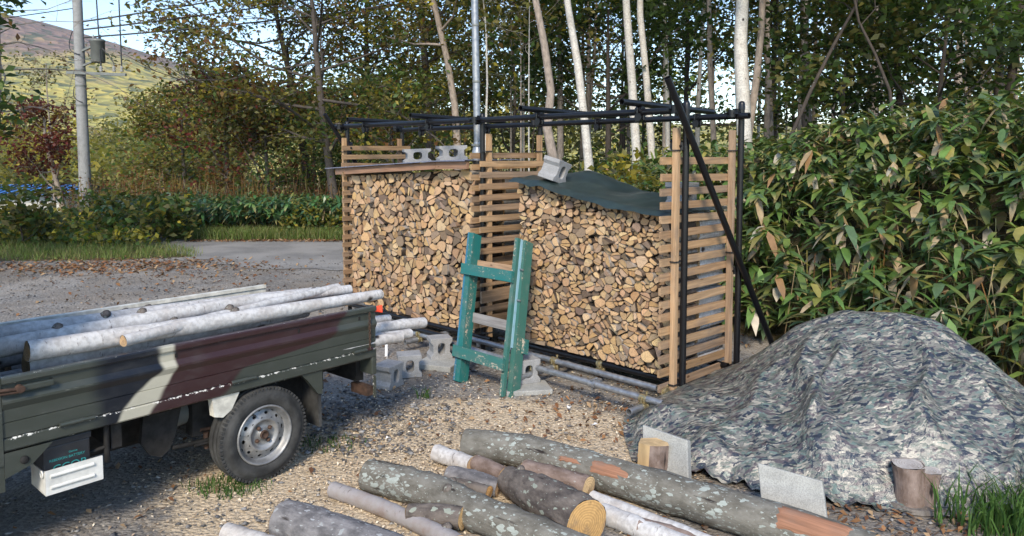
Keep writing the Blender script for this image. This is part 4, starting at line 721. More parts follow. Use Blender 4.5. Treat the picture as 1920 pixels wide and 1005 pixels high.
for (a0, a1, f, r, seed, nm) in ((2.27, 4.50, ptsL, .099, 3, 'left'), (.075, 1.655, ptsR, .074, 5, 'right')):
    g = np.random.default_rng(seed+50)
    for c in splitc(pack(a0, a1, f[0], f[1], r, 9000, seed), g):
        s_ = shape(c, g)
        if s_ is None: continue
        poly, pith = s_; x, y = poly[:, 0], poly[:, 1]; ar = abs((x*np.roll(y, -1)-np.roll(x, -1)*y).sum())/2; ctr = R(poly[:, 0].mean(), 0, 0); logs.append((ar/ctr[1]**2, nm, poly, pith, seed))
logs.sort(key=lambda q: -q[0]); g = np.random.default_rng(99); rest = MB(); ctl = [c for c, _ in CT]; ctp = np.array([w_ for _, w_ in CT], float); ctp /= ctp.sum()
for i, (sc_, nm, poly, pith, _) in enumerate(logs):
    ti = np.array(ctl[g.choice(len(ctl), p=ctp)])*g.uniform(.82, 1.15)*np.array([1, g.uniform(.94, 1.03), g.uniform(.86, 1.08)]); bt = np.array(BT[g.integers(0, 4)])*g.uniform(.8, 1.2); b0 = -.012+abs(g.normal(0, .016)) if g.random() > .12 else g.uniform(-.05, .05)
    if i < 300:
        mb = MB(); loggeom(mb, poly, pith, b0, g.uniform(.34, .38), g, ti, bt); o = mb.build('firewood_log', [M['end'], M['side']])
        tag(o, 'split firewood log with its pale cut end showing in the %s stack' % ('left-hand, larger' if nm == 'left' else 'right-hand, green-sheeted'), 'firewood', 'firewood in the %s stack' % nm)
    else: loggeom(rest, poly, pith, b0, g.uniform(.34, .38), g, ti, bt)
tag(rest.build('firewood_pieces', [M['end'], M['side']]), 'many smaller firewood ends filling the gaps of both stacks', 'firewood', kind='stuff')
back = MB(); g = np.random.default_rng(123)
for (a0, a1, f, r, seed) in ((2.27, 4.50, ptsL, .15, 13), (.075, 1.655, ptsR, .115, 15)):
    for c in pack(a0, a1, f[0], lambda a, f=f: f[1](a)-.02, r, 2500, seed):
        s_ = shape(c, g)
        if s_ is not None: loggeom(back, s_[0], s_[1], .385+abs(g.normal(0, .01)), .37, g, np.array(ctl[g.integers(0, 3)]), np.array((.6, .57, .52))*g.uniform(.6, 1.1))
tag(back.build('back_row_firewood', [M['end'], M['birch']]), 'second row of birch firewood behind the slats', 'firewood', kind='stuff')

# coverings on the stacks
rs = empty('roof_sheet', R(3.4, 0, 1.7), 'thin roofing sheet with a brown front timber over the left stack', 'roof sheet')
mb = MB()
def zs(a): return float(np.interp(a, [2.25, 2.75, 4.78], [1.798, 1.79, 1.692]))
aa = np.linspace(4.80, 2.25, 26); 
for i in range(25):
    for b0, b1 in ((-.13, .2), (.2, .5), (.5, .8)):
        mb.add([R(aa[i], b0, zs(aa[i])+.02), R(aa[i+1], b0, zs(aa[i+1])+.02), R(aa[i+1], b1, zs(aa[i+1])+.02+.01*math.sin(i)), R(aa[i], b1, zs(aa[i])+.02+.01*math.sin(i-1))], [(0, 1, 2, 3)])
    mb.add([R(aa[i], -.13, zs(aa[i])+.02), R(aa[i+1], -.13, zs(aa[i+1])+.02), R(aa[i+1], -.13, zs(aa[i+1])+.011), R(aa[i], -.13, zs(aa[i])+.011)], [(0, 1, 2, 3)])
mb.build('sheet', M['sheet'], rs)
for (x0, x1) in ((4.63, 2.74), (2.735, 2.27)):
    mb = MB(); p, q = R(x0, -.075, zs(x0)-.028), R(x1, -.075, zs(x1)-.028); board(mb, p, q, BV*.035, ZV*.07, (.33, .19, .12)); mb.build('front_timber', M['wood'], rs)
mb = MB(); na, nb_ = 40, 16; Vt = []; Lt = []
for i in range(na):
    a = 1.70-1.66*i/(na-1)
    for j in range(nb_):
        b = -.10+.92*j/(nb_-1); zz = np.interp(a, [0, .174, .508, .885, 1.176, 1.40, 1.70], [1.445, 1.455, 1.485, 1.545, 1.598, 1.655, 1.665])+.02*math.sin(min(1, max(0, b/.8))*math.pi)*(a > .4)
        zz += .06*math.exp(-((b-.62)/.2)**2)*math.exp(-((a-1.3)/.3)**2)+.035*math.exp(-((b-.6)/.15)**2)*math.exp(-((a-.62)/.13)**2)-.03*math.exp(-((a-.9)/.1)**2)*math.exp(-((b-.5)/.2)**2)
        if j == 0: zz -= .03+.03*math.exp(-((a-1.42)/.05)**2)
        p = R(a, b, 0); zz += float(wob(p*1.0+ZV*a, 6))*.012+float(wob(p, 15))*.006; Vt.append(R(a, b+.012*math.sin(i*.9)*(j == 0), zz)); Lt.append((a, b, zz))
mb.add(Vt, [(i*nb_+j, i*nb_+j+1, (i+1)*nb_+j+1, (i+1)*nb_+j) for i in range(na-1) for j in range(nb_-1)], lc=Lt, smooth=True)
tag(mb.build('green_sheet', M['greentarp']), 'dark green plastic sheet sagging over the right stack', 'tarpaulin')

# ------------------------------------------------------------------ steel pole behind the middle post
sp = np.array([-.30, 7.12, 0]); st_ = empty('steel_pole', sp, 'tall galvanised steel pole with bands rising behind the middle rack post', 'pole')
def sq(z): return sp+np.array([-.016*z, 0, z])
mb = MB(); tube(mb, [sq(0), sq(3), sq(5.5)], .034, 20); mb.build('tube', M['galv'], st_); mb = MB(); lathe(mb, sq(0), sq(1)-sq(0), [(.05, 0), (.05, 1.83), (.054, 1.84), (.054, 1.90), (.047, 1.92), (.036, 1.99)], 20); mb.build('sleeve', M['galv'], st_)
for z in (1.75, 1.95, 2.55, 3.08): mb = MB(); lathe(mb, sq(z), ZV, [(.036 if z > 2 else .056, 0), (.038 if z > 2 else .057, .004), (.038 if z > 2 else .057, .02), (.036, .024)], 18); mb.build('band', M['trans'], st_)

# ------------------------------------------------------------------ cement blocks and slabs
def blockmesh(L, Hh, W, name='cement_block'):
    """profile with one oval core and concave ends, extruded W"""
    n = 40; mb = MB(); outl = []; inn = []; hl, hh = L/2, Hh/2; fl = Hh*.17; ind = L*.12
    th = np.linspace(0, 2*math.pi, n, endpoint=False); corner = [(hl, hh), (-hl, hh), (-hl, -hh), (hl, -hh)]
    poly = []
    for sx, seq in ((1, 1), (-1, -1)): pass
    right = [(hl, -hh), (hl, -hh+fl), (hl-ind, -hh+fl*1.9), (hl-ind, hh-fl*1.9), (hl, hh-fl), (hl, hh)]; left = [(-x, -y) for x, y in right]; poly = right+left
    def hit(a):
        c, s = math.cos(a), math.sin(a); best = None
        for i in range(len(poly)):
            x1, y1 = poly[i]; x2, y2 = poly[(i+1) % len(poly)]; dx, dy = x2-x1, y2-y1; det = c*(-dy)-s*(-dx)
            if abs(det) < 1e-12: continue
            t = (x1*(-dy)-y1*(-dx))/det; k = (c*y1-s*x1)/det
            if -1e-6 <= k <= 1+1e-6 and t > 0: best = t if best is None else min(best, t)
        return best*c, best*s
    angs = sorted(set([round(math.atan2(y, x) % (2*math.pi), 6) for x, y in poly]+[round(t, 6) for t in th])); outl = [hit(a) for a in angs]; n = len(angs)
    rx, rz = L*.17, Hh*.27; inn = [(rx*math.copysign(abs(math.cos(a))**.7, math.cos(a)), rz*math.copysign(abs(math.sin(a))**.7, math.sin(a))) for a in angs]
    V = [(x, -W/2, y) for x, y in outl]+[(x, -W/2, y) for x, y in inn]+[(x, W/2, y) for x, y in outl]+[(x, W/2, y) for x, y in inn]; F = []
    for i in range(n):
        j = (i+1) % n; F += [(i, j, n+j, n+i), (2*n+j, 2*n+i, 3*n+i, 3*n+j), (j, i, 2*n+i, 2*n+j), (n+i, n+j, 3*n+j, 3*n+i)]
    mb.add(V, F); return mb.mesh(name, [M['block']], np.zeros(3))
BMs = blockmesh(.20, .19, .17); BMl = blockmesh(.29, .15, .19)
def block(me, p, yaw, label, tilt=(0, 0)):
    o = link('cement_block', me, Matrix.Translation([float(x) for x in p]) @ Matrix.Rotation(math.radians(yaw), 4, 'Z') @ Matrix.Rotation(math.radians(tilt[0]), 4, 'X') @ Matrix.Rotation(math.radians(tilt[1]), 4, 'Y'))
    bv = o.modifiers.new('edge', 'BEVEL'); bv.width = .004; bv.segments = 1; bv.limit_method = 'ANGLE'; bv.angle_limit = .7
    return tag(o, label, 'concrete block', 'loose cement blocks')
q = G(726, 728); block(BMs, (q[0], q[1]+.05, .095), 62, 'grey cement block nearest the truck tailgate on the gravel'); q = G(766, 706); block(BMs, (q[0], q[1]+.04, .095), 14, 'grey cement block standing between the two others left of the ladder frame')
q = G(818, 686); block(BMs, (q[0]+.02, q[1]+.1, .145), 20, 'cement block on a slab propping the base pipe left of the ladder'); q = G(985, 735); block(BMs, (q[0], q[1]+.16, .135), 24, 'cement block on a slab behind the ladder frame foot')
block(BMl, R(3.55, .28, zs(3.55)+.105), 15, 'cement block on the roof sheet, left one of two', (0, -2)); block(BMl, R(2.95, .28, zs(2.95)+.105), 18, 'cement block on the roof sheet, right one of two', (0, -2))
block(BMs, R(1.33, .10, 1.735), 50, 'tilted cement block weighing down the green sheet', (14, 14)); block(BMs, R(.22, .35, 1.56), 30, 'pale cement block seen behind the right slats on the stack')
def slabobj(name, p, ex, ey, th, label, cat='paving slab', mat='slab'):
    mb = MB(); box(mb, p, np.asarray(ex)/2, np.asarray(ey)/2, unit(np.cross(ex, ey))*th/2); o = mb.build(name, M[mat]); bv = o.modifiers.new('edge', 'BEVEL'); bv.width = .006; bv.segments = 2; return tag(o, label, cat)
q = G(822, 692); slabobj('paving_slab', (q[0], q[1]+.06, .028), (.33, -.12, 0), (.1, .26, .0), .05, 'flat slab under the cement block left of the ladder frame'); q = G(985, 742); slabobj('paving_slab', (q[0]+.01, q[1]+.12, .022), (.36, .06, 0), (-.05, .26, 0), .04, 'flat slab under the cement block behind the ladder foot')
def lean(tl, tr, bl_depth, ztop, th, label, name='paving_slab'):
    a = G(*tl, ztop[0]); b = G(*tr, ztop[1]); ex = b-a; dn = np.array([bl_depth[0], bl_depth[1], -1.0]); dn = unit(dn)*np.linalg.norm(ex); slabobj(name, (a+b)/2+dn/2, ex, dn, th, label)
lean((1208, 797), (1292, 826), (-.05, -.42), (.27, .25), .05, 'concrete paving slab leaning on the tarp behind the split billet'); lean((1422, 868), (1543, 902), (-.02, -.45), (.27, .25), .045, 'square concrete slab leaning on the front of the camouflage tarp')

# ------------------------------------------------------------------ teal ladder-like frame leaning on the rack
L0, R0, LT, RT = np.array([-.43, 5.99, 0]), np.array([-.055, 5.60, 0]), np.array([-.335, 6.55, 1.165]), np.array([.068, 6.13, 1.165])
lf = empty('ladder_frame', (L0+R0)/2, 'worn teal wooden ladder-like frame leaning against the firewood rack', 'ladder frame'); TE, BL_, GN, GR_ = (.008, .125, .115), (.02, .15, .25), (.032, .125, .10), (.2, .2, .2)
lat = unit(R0-L0); e1 = unit(LT-L0); fn = unit(np.cross(e1, lat)); fn = fn if fn[1] < 0 else -fn
def stile(p, q, dx, df, wx, wf, tint, name='stile'):
    mb = MB(); o = lat*dx-fn*df; board(mb, p+o, q+o, lat*wx, fn*wf, tint); return mb.build(name, M['teal'], lf)
stile(L0, LT, -.028, 0, .022, .09, BL_); stile(L0, LT, .012, 0.005, .055, .10, TE); stile(R0, RT, .0, -.03, .04, .03, GN); stile(R0+(RT-R0)*.3, RT, .012, .005, .024, .03, (.25, .42, .5), 'spacer'); stile(R0, RT, .03, .06, .05, .095, GN)
def rung(f, df, h, t, tint, x0=-.045, x1=.02, mat='teal', df1=None):
    p = L0+(LT-L0)*f+lat*x0-fn*df; q = R0+(RT-R0)*f+lat*x1-fn*(df if df1 is None else df1); mb = MB(); board(mb, p, q, e1*h, fn*t, tint); mb.build('rung', M[mat], lf)
rung(.735, -.065, .095, .03, TE); rung(.185, -.065, .095, .03, (.022, .125, .108)); rung(.43, .055, .085, .03, (.26, .25, .24), .03, -.01, 'wood'); rung(.80, .05, .06, .03, (.42, .27, .16), .03, -.01, 'wood')
mb = MB(); p = R0+(RT-R0)*.33+lat*.075-fn*.1; board(mb, p-e1*.06, p+e1*.06, lat*.03, fn*.05, TE); mb.build('cleat', M['teal'], lf)
for f in (.8, .6): 
    for pp_ in (L0+(LT-L0)*f-lat*.03, R0+(RT-R0)*f+lat*.055): mb = MB(); tube(mb, [pp_-lat*.02, pp_+lat*.012], .008, 8); mb.build('bolt', M['galv'], lf)

# ------------------------------------------------------------------ small camouflage-painted flatbed truck
truck = empty('flatbed_truck', T(.8, .7, 0), 'small camouflage-painted flatbed truck loaded with birch logs', 'truck')
def tbox(mb, s0, s1, w0, w1, z0, z1, mi=0, chip=1.0):
    c = [(s, w_, z) for z in (z0, z1) for s, w_ in ((s0, w0), (s1, w0), (s1, w1), (s0, w1))]; mb.add([T(*q) for q in c], BOXF, (chip,)*3, c, mi)
def tpart(name, mat, *bs, parent=None, chip=1.0, bev=0):
    mb = MB()
    for b in bs: tbox(mb, *b, chip=chip)
    o = mb.build(name, M[mat], parent or truck)
    if bev: m_ = o.modifiers.new('edge', 'BEVEL'); m_.width = bev; m_.segments = 2
    return o
def textrude(name, mat, prof, s0, s1, n=40, parent=None, closed=False, wm=None):
    """prof: (w, z, chip) drawn along s"""
    mb = MB(); V = []; L = []; t = []; m = len(prof); ss = np.linspace(s0, s1, n)
    for s in ss:
        for w_, z, c in prof: V.append(T(s, w_, z)); L.append((s, w_, z)); t.append((c,)*3)
    F = [(i*m+j, i*m+j+1, (i+1)*m+j+1, (i+1)*m+j) for i in range(n-1) for j in range(m-1)]
    if closed: F += [(i*m+m-1, i*m, (i+1)*m, (i+1)*m+m-1) for i in range(n-1)]+[list(range(m)), list(range((n-1)*m, n*m))[::-1]]
    mb.add(V, F, np.array(t), L); return mb.build(name, M[mat], parent or truck)
SG_ = [(.0, .622, .2), (.0, .628, 1), (.0, .684, 1), (.004, .686, 1), (.0, .690, 1), (.0, .745, 1), (-.016, .775, 1), (-.016, .786, 1), (.0, .812, 1), (.0, .858, 1), (-.014, .863, .55), (-.016, .868, 1), (-.016, .886, .9), (-.012, .893, .45), (.022, .893, .6), (.026, .888, 1), (.026, .865, 1), (.018, .86, 1), (.018, .622, 1)]
gate = textrude('side_gate', 'camo', SG_, -.002, 2.06, 60, closed=True)
for s, z0, z1 in ((1.86, .838, .85), (1.285, .825, .845), (.56, .82, .842), (.12, .82, .842)): tpart('gate_notch', 'under', (s, s+.012, -.004, .004, z0, z1), parent=gate)
fg = textrude('side_gate', 'cream', [(1.36, .622, 1), (1.34, .64, 1), (1.34, .72, 1), (1.352, .73, 1), (1.352, .79, 1), (1.34, .80, 1), (1.34, .845, 1), (1.33, .85, 1), (1.33, .872, 1), (1.375, .872, 1), (1.375, .622, 1)], -.01, 2.06, 30, closed=True); fg['label'] = 'far side gate with old pale grey-white paint'
textrude('bed_sill', 'camo', [(.002, .617, .0), (-.004, .612, .05), (-.004, .600, .85), (-.004, .565, 1), (.006, .556, .3), (.03, .552, 1), (.03, .617, 1)], .0, 2.06, 60, closed=True)
tpart('bed_floor', 'under', (.0, 2.07, .02, 1.36, .585, .618)); tpart('headboard', 'camo', (2.062, 2.085, .0, 1.37, .60, .95))
tpart('corner_post', 'camo', (2.062, 2.09, -.008, .035, .50, .90)); br_ = MB()
br_.add([T(2.06, -.002, .553), T(1.87, -.002, .553), T(1.955, -.002, .475), T(2.06, -.002, .44)], [(0, 1, 2, 3)], lc=[(2.06, 0, .55), (1.87, 0, .55), (1.95, 0, .47), (2.06, 0, .44)]); bo = br_.build('sill_bracket', M['camo'], truck); sd_ = bo.modifiers.new('thick', 'SOLIDIFY'); sd_.thickness = .006
mb = MB(); lathe(mb, T(1.985, -.006, .505), TN, [(.018, 0), (.018, .008), (.012, .012), (0, .012)], 12); mb.build('bolt', M['under'], truck)
for s in (1.79, .95, .13):
    mb = MB(); tube(mb, [T(s+.05, -.012, .622), T(s-.05, -.012, .622)], .011, 10); tube(mb, [T(s-.05, -.012, .622), T(s-.10, -.012, .620)], .009, 10); mb.build('hinge', M['camo'], truck)
la = tpart('latch', 'camo', (1.86, 2.0, -.03, -.012, .822, .848), bev=.004); mb = MB(); tube(mb, [T(2.0, -.03, .835), T(2.06, -.03, .842), T(2.1, -.02, .845)], .008, 8); tube(mb, [T(2.0, -.028, .822), T(2.08, -.028, .826)], .006, 8); mb.build('latch_rod', M['rust'], la); mb = MB(); tube(mb, [T(1.995, -.01, .836), T(1.995, -.045, .836)], .017, 10); mb.build('latch_pivot', M['rust'], la)
# rear end: tail panel, lamp, chain
tpart('rear_panel', 'camo', (-.012, .03, .0, .13, .44, .612), chip=.6, bev=.01); tpart('rear_panel', 'under', (.0, .06, .13, 1.36, .38, .6)); tpart('tail_lamp', 'rust', (.0, .05, .03, .2, .30, .36)); tpart('number_bracket', 'camo', (-.004, .008, .0, .02, .29, .43), chip=.3)
mb = MB()
for k in range(13):
    c = T(.06, -.022, .85-.0185*k); d = TT if k % 2 else TN; an_ = np.linspace(0, 2*math.pi, 9)[:-1]; ring = [c+ZV*.012*math.sin(a)+d*.007*math.cos(a) for a in an_]; tube(mb, ring+[ring[0]], .0028, 5, ends=(0, 0))
mb.build('chain', M['rust'], truck)['kind'] = 'stuff'
# underside
tpart('chassis_rail', 'under', (.0, 2.1, .30, .36, .44, .56)); tpart('chassis_rail', 'under', (.0, 2.1, 1.0, 1.06, .44, .56)); tpart('cross_member', 'under', (.9, .96, .1, 1.3, .5, .57)); tpart('cross_member', 'under', (1.55, 1.6, .05, 1.3, .42, .57)); tpart('fuel_tank', 'under', (1.22, 1.62, .36, .9, .28, .50), bev=.03)
mb = MB(); hp = [(1.20, .50), (1.40, .50), (1.415, .36), (1.37, .285), (1.315, .258), (1.27, .285), (1.235, .36)]; V = [T(s, .16, z) for s, z in hp]+[T(s, .19, z) for s, z in hp]; n_ = len(hp); mb.add(V, [list(range(n_)), list(range(n_, 2*n_))[::-1]]+[(i, (i+1) % n_, n_+(i+1) % n_, n_+i) for i in range(n_)]); mb.build('spring_hanger', M['under'], truck)
mb = MB(); tube(mb, [T(1.25, .30, .42), T(.98, .34, .43)], .075, 18); mb.build('muffler', M['trans'], truck)
for k in range(3): mb = MB(); tl_ = .45-.12*k; pts = [T(.8+tl_*x, .17, .265-.016*k+.05*x*x*tl_) for x in np.linspace(-1, 1, 9)]; tube(mb, pts, .012, 6); mb.build('leaf_spring', M['under'], truck)
mb = MB(); tube(mb, [T(.8, .12, .272), T(.8, 1.25, .272)], .045, 14); mb.build('axle', M['under'], truck)
mb = MB(); tube(mb, [T(1.05, .19, .22), T(1.05, .19, .31)], .016, 6); tube(mb, [T(1.0, .19, .20), T(1.03, .19, .30)], .014, 6); tube(mb, [T(1.08, .2, .33), T(.85, .2, .30)], .011, 6); mb.build('spring_shackle', M['rust'], truck)
def fin(name, pts, w0, w1, mat):
    mb = MB(); n_ = len(pts); V = [T(s, w0, z) for s, z in pts]+[T(s, w1, z) for s, z in pts]; L = [(s, w0, z) for s, z in pts]+[(s, w1, z) for s, z in pts]; mb.add(V, [list(range(n_)), list(range(n_, 2*n_))[::-1]]+[(i, (i+1) % n_, n_+(i+1) % n_, n_+i) for i in range(n_)], lc=L); return mb.build(name, M[mat], truck)
fin('fender_stay', [(1.10, .556), (.94, .556), (.99, .465), (1.04, .435), (1.09, .45)], .01, .06, 'cream'); fin('fender_stay', [(.545, .556), (.40, .556), (.40, .41), (.43, .415), (.50, .51)], .01, .05, 'camo'); fin('mudflap', [(.425, .5), (.40, .5), (.395, .20), (.415, .20)], .03, .25, 'rubber')
tpart('wheel_housing', 'under', (.42, 1.12, .2, .29, .30, .58)); tpart('inner_shield', 'under', (.06, .42, .5, .52, .25, .58)); mb = MB(); tube(mb, [T(1.62, .05, .55), T(1.62, .05, .36)], .014, 8); tube(mb, [T(1.62, .05, .44), T(1.72, .08, .42)], .01, 8); mb.build('stay_rod', M['under'], truck)
bat = tpart('battery', 'dark', (1.70, 1.90, .035, .20, .36, .515), bev=.006); tpart('battery_lid', 'dark', (1.694, 1.906, .029, .206, .515, .545), parent=bat, bev=.005)
def ttext(body, s, z, size, parent, mat, ex=1.0):
    c = bpy.data.curves.new('print', 'FONT'); c.body = body; c.size = size; c.align_x = 'CENTER'; c.extrude = .0004; c.materials.append(M[mat]); o = bpy.data.objects.new('lettering', c)
    rot = Matrix((( TT[0], 0, TN[0], 0), (TT[1], 0, TN[1], 0), (0, 1, 0, 0), (0, 0, 0, 1))); mt = Matrix.Translation([float(x) for x in T(s, .0335, z)]) @ rot @ Matrix.Diagonal((ex, 1, 1, 1)); dg = None
    COL.objects.link(o); bpy.context.view_layer.update(); me = bpy.data.meshes.new_from_object(o.evaluated_get(bpy.context.evaluated_depsgraph_get())); bpy.data.objects.remove(o); k = link('lettering', me, mt, parent); return k
ttext('REBIXION BATTERY', 1.80, .443, .017, bat, 'print', 1.0); ttext('CCOB', 1.79, .392, .046, bat, 'print', 1.15); ttext('Genixe', 1.775, .466, .013, bat, 'print')
tray = tpart('battery_tray', 'grimywhite', (1.66, 1.905, -.004, .004, .305, .420), (1.897, 1.905, .0, .2, .305, .41), (1.66, 1.905, .0, .2, .303, .309)); mb = MB()
for z in (.392, .338): tube(mb, [T(1.885, -.004, z), T(1.70, -.004, z)], .009, 8); 
mb.build('tray_rib', M['grimywhite'], tray)['kind'] = 'stuff'; mb = MB(); an_ = np.linspace(0, 2*math.pi, 11)[:-1]; tube(mb, [T(1.91, .03+.016*math.cos(a), .40+.016*math.sin(a)) for a in list(an_)+[0]], .004, 6, ends=(0, 0)); mb.build('tray_loop', M['grimywhite'], tray)
# wheel: tyre, dished rim with ten slots, hub and nuts
def wheel(s, w0, rot=0, sgn=1):
    c = T(s, w0, .272); wh = empty('wheel', c); wh.parent = truck; wh.matrix_parent_inverse = PM[truck.name].inverted(); ax = TN*sgn; mb = MB()
    lathe(mb, c, ax, [(.168, -.145), (.20, -.150), (.245, -.148), (.262, -.140), (.2715, -.125), (.2715, -.096), (.266, -.094), (.266, -.088), (.2715, -.086), (.2715, -.056), (.266, -.054), (.266, -.048), (.2715, -.046), (.2715, -.022), (.262, -.008), (.246, -.001), (.238, .0), (.236, .003), (.205, .006), (.20, .004), (.178, .0), (.170, -.008)], 72); ty = mb.build('tyre', M['rubber'], wh)
    x_, y_, d_ = basis(ax); mb = MB()
    for k in range(72):   # shoulder tread lugs
        a = (k+.5)/72*2*math.pi; o_ = x_*math.cos(a)+y_*math.sin(a); tg_ = -x_*math.sin(a)+y_*math.cos(a); box(mb, c+o_*.264-d_*.012, o_*.008, tg_*.006, d_*.011)
    mb.build('tread_lug', M['rubber'], ty)['kind'] = 'stuff'
    mb = MB(); lathe(mb, c, ax, [(.170, -.010), (.172, .002), (.166, .006), (.160, .002), (.156, -.012), (.150, -.020), (.146, -.030), (.1405, -.034)], 48); lathe(mb, c, ax, [(.098, -.012), (.09, -.006), (.083, -.008), (.074, -.022), (.066, -.026), (.03, -.026), (.03, -.02), (.024, -.012), (0, -.012)], 48)
    for k in range(10):
        a0 = k/10*2*math.pi+rot; ang = np.linspace(0, 2*math.pi, 21)[:-1]; O, I_ = [], []
        for a in ang:
            cx_, sx_ = math.cos(a), math.sin(a); mxx = max(abs(cx_), abs(sx_)); rr = .119+.0212*sx_/mxx; aa_ = a0+(math.pi/10)*cx_/mxx; O.append((rr, aa_)); I_.append((.121+.0085*sx_, a0+.105*cx_))
        def pt(r, a): return c+ax*(-.034+(.1402-r)/.0423*.022)+x_*r*math.cos(a)+y_*r*math.sin(a)
        V = [pt(*o_) for o_ in O]+[pt(*i_) for i_ in I_]+[pt(*i_)-ax*.01 for i_ in I_]; n_ = 20; mb.add(V, [(i, (i+1) % n_, n_+(i+1) % n_, n_+i) for i in range(n_)]+[(n_+i, n_+(i+1) % n_, 2*n_+(i+1) % n_, 2*n_+i) for i in range(n_)], lc=np.array(V)-c)
    rm = mb.build('rim', M['rim'], wh); mb = MB(); lathe(mb, c, ax, [(.15, -.06), (0, -.06)], 24); mb.build('brake_drum', M['under'], wh)
    for k in range(4):
        a = k*math.pi/2+.5+rot; o_ = c+(x_*math.cos(a)+y_*math.sin(a))*.05; mb = MB(); lathe(mb, o_-ax*.024, ax, [(.012, 0), (.012, .012), (.007, .018), (0, .019)], 6, smooth=False); mb.build('wheel_nut', M['rust'], wh)
    mb = MB(); lathe(mb, c-ax*.016, ax, [(.026, 0), (.024, .014), (.02, .016), (.018, .008), (0, .008)], 20); mb.build('hub', M['rust'], wh); mb = MB(); va = 1.9+rot; o_ = c+(x_*math.cos(va)+y_*math.sin(va))*.142; tube(mb, [o_-ax*.03, o_+ax*.004], .005, 8); mb.build('valve', M['dark'], wh)
    return wh
wheel(.80, -.006, .12); wheel(.80, 1.37, .3, -1); wheel(2.72, -.006, .4)
# cab behind the headboard, mostly outside the picture
cabp = [(2.10, .42), (2.10, 1.72), (2.25, 1.80), (2.95, 1.78), (3.30, 1.02), (3.36, .42)]; mb = MB(); V = [T(s, .0, z) for s, z in cabp]+[T(s, 1.37, z) for s, z in cabp]; L = [(s, 0, z) for s, z in cabp]+[(s, 1.37, z) for s, z in cabp]; mb.add(V, [list(range(6)), list(range(6, 12))[::-1]]+[(i, (i+1) % 6, 6+(i+1) % 6, 6+i) for i in range(6)], lc=L); cb = mb.build('cab', M['camo'], truck); m_ = cb.modifiers.new('edge', 'BEVEL'); m_.width = .04; m_.segments = 3
tpart('rear_window', 'glass', (2.09, 2.11, .2, 1.17, 1.15, 1.6), parent=cb); tpart('side_window', 'glass', (2.4, 2.95, -.006, .01, 1.12, 1.62), parent=cb)

# birch logs in the bed, each a thing
def logthing(name, label, pts, rads, mat, capt=(.55, .38, .22), n=18, knots=0, group=None, cat='log', rough=.025):
    P = np.asarray(pts, float); m = max(14, len(P)*5); k = np.linspace(0, len(P)-1, m); Q = np.stack([np.interp(k, range(len(P)), P[:, c]) for c in range(3)], 1)
    for _ in range(3): Q[1:-1] = (Q[:-2]+Q[1:-1]*2+Q[2:])/4
    rr = np.interp(k, range(len(P)), np.broadcast_to(rads, (len(P),)))*(1+RNG.normal(0, .018, m)); root = empty(name, [Q[:, 0].mean(), Q[:, 1].mean(), (Q[:, 2]-rr).min()], label, cat, group); mb = MB(); tube(mb, Q, rr, n, rough=rough, ends=(0, 0)); ob = mb.build('bark', M[mat], root)
    d0, d1 = unit(Q[0]-Q[1]), unit(Q[-1]-Q[-2])
    for c, d, r in ((Q[0], d0, rr[0]), (Q[-1], d1, rr[-1])):
        mb = MB(); x_, y_, _ = basis(d); an_ = np.linspace(0, 2*math.pi, 23)[:-1]; V = [c+d*.001]+[c+(x_*math.cos(a)+y_*math.sin(a))*r*.985+d*(.004*math.sin(a*2)) for a in an_]; l = [(0, 0, 0)]+[(r*math.cos(a), r*math.sin(a), 0) for a in an_]; mb.add(V, [(0, 1+i, 1+(i+1) % 22) for i in range(22)], np.array(capt)*RNG.uniform(.85, 1.15), np.array(l)+RNG.uniform(-.006, .006, 3)); mb.build('cut_end', M['end'], root)
    for _ in range(knots):
        i = int(RNG.integers(2, m-2)); x_, y_, d_ = basis(Q[i+1]-Q[i]); a = RNG.uniform(.3, 2.2); o_ = y_*math.sin(a)+x_*math.cos(a); mb = MB(); lathe(mb, Q[i]+o_*rr[i]*.9, unit(o_+d_*.6), [(.028, -.01), (.024, .012), (.015, .026), (0, .028)], 9); mb.build('knot', M['darkbark'], root)
    return root
LG = 'birch logs on the truck bed'
logthing('birch_log', 'birch log lying closest to the near side gate of the truck', [T(1.90, .20, .945), T(1.0, .20, .925), T(.4, .2, .92), T(-.21, .20, .913)], [.050, .045, .04, .034], 'birch', knots=3, group=LG); logthing('birch_log', 'long curved birch log in the middle of the truck load', [T(2.02, .42, .93), T(1.34, .41, .955), T(.75, .41, .968), T(-.10, .4, .937)], [.05, .046, .04, .033], 'birch', knots=3, group=LG)
logthing('birch_log', 'birch log lying along the far side of the truck load', [T(2.02, .72, .93), T(1.2, .71, .922), T(.4, .69, .905), T(-.06, .7, .89)], [.05, .048, .044, .036], 'birch', knots=3, group=LG); logthing('birch_log', 'upper one of two birch ends sticking out past the tailgate', [T(1.2, .16, .70), T(0, .18, .69), T(-.36, .2, .672), T(-.605, .2, .648)], [.045, .042, .04, .038], 'birch', knots=0, group=LG)
logthing('birch_log', 'lower stubby birch end sticking out past the tailgate', [T(1.0, .10, .665), T(0, .11, .65), T(-.40, .12, .618)], [.036, .035, .034], 'birch', capt=(.4, .38, .34), group=LG); logthing('birch_log', 'pale peeled log end below the longer one behind the tailgate', [T(.9, .04, .665), T(-.1, .035, .648), T(-.24, .03, .636)], [.036, .036, .034], 'birch', group=LG)
for k, (w_, z) in enumerate(((.12, .79), (.30, .70), (.46, .82), (.62, .70), (.80, .80), (.98, .69), (1.15, .70), (.30, .86))): logthing('birch_log', 'birch log half hidden in the bottom of the truck load', [T(1.98-.1*(k % 3), w_, z), T(.3, w_+.03, z+.01)], [.06, .05], 'birch', group='hidden logs of the truck load')
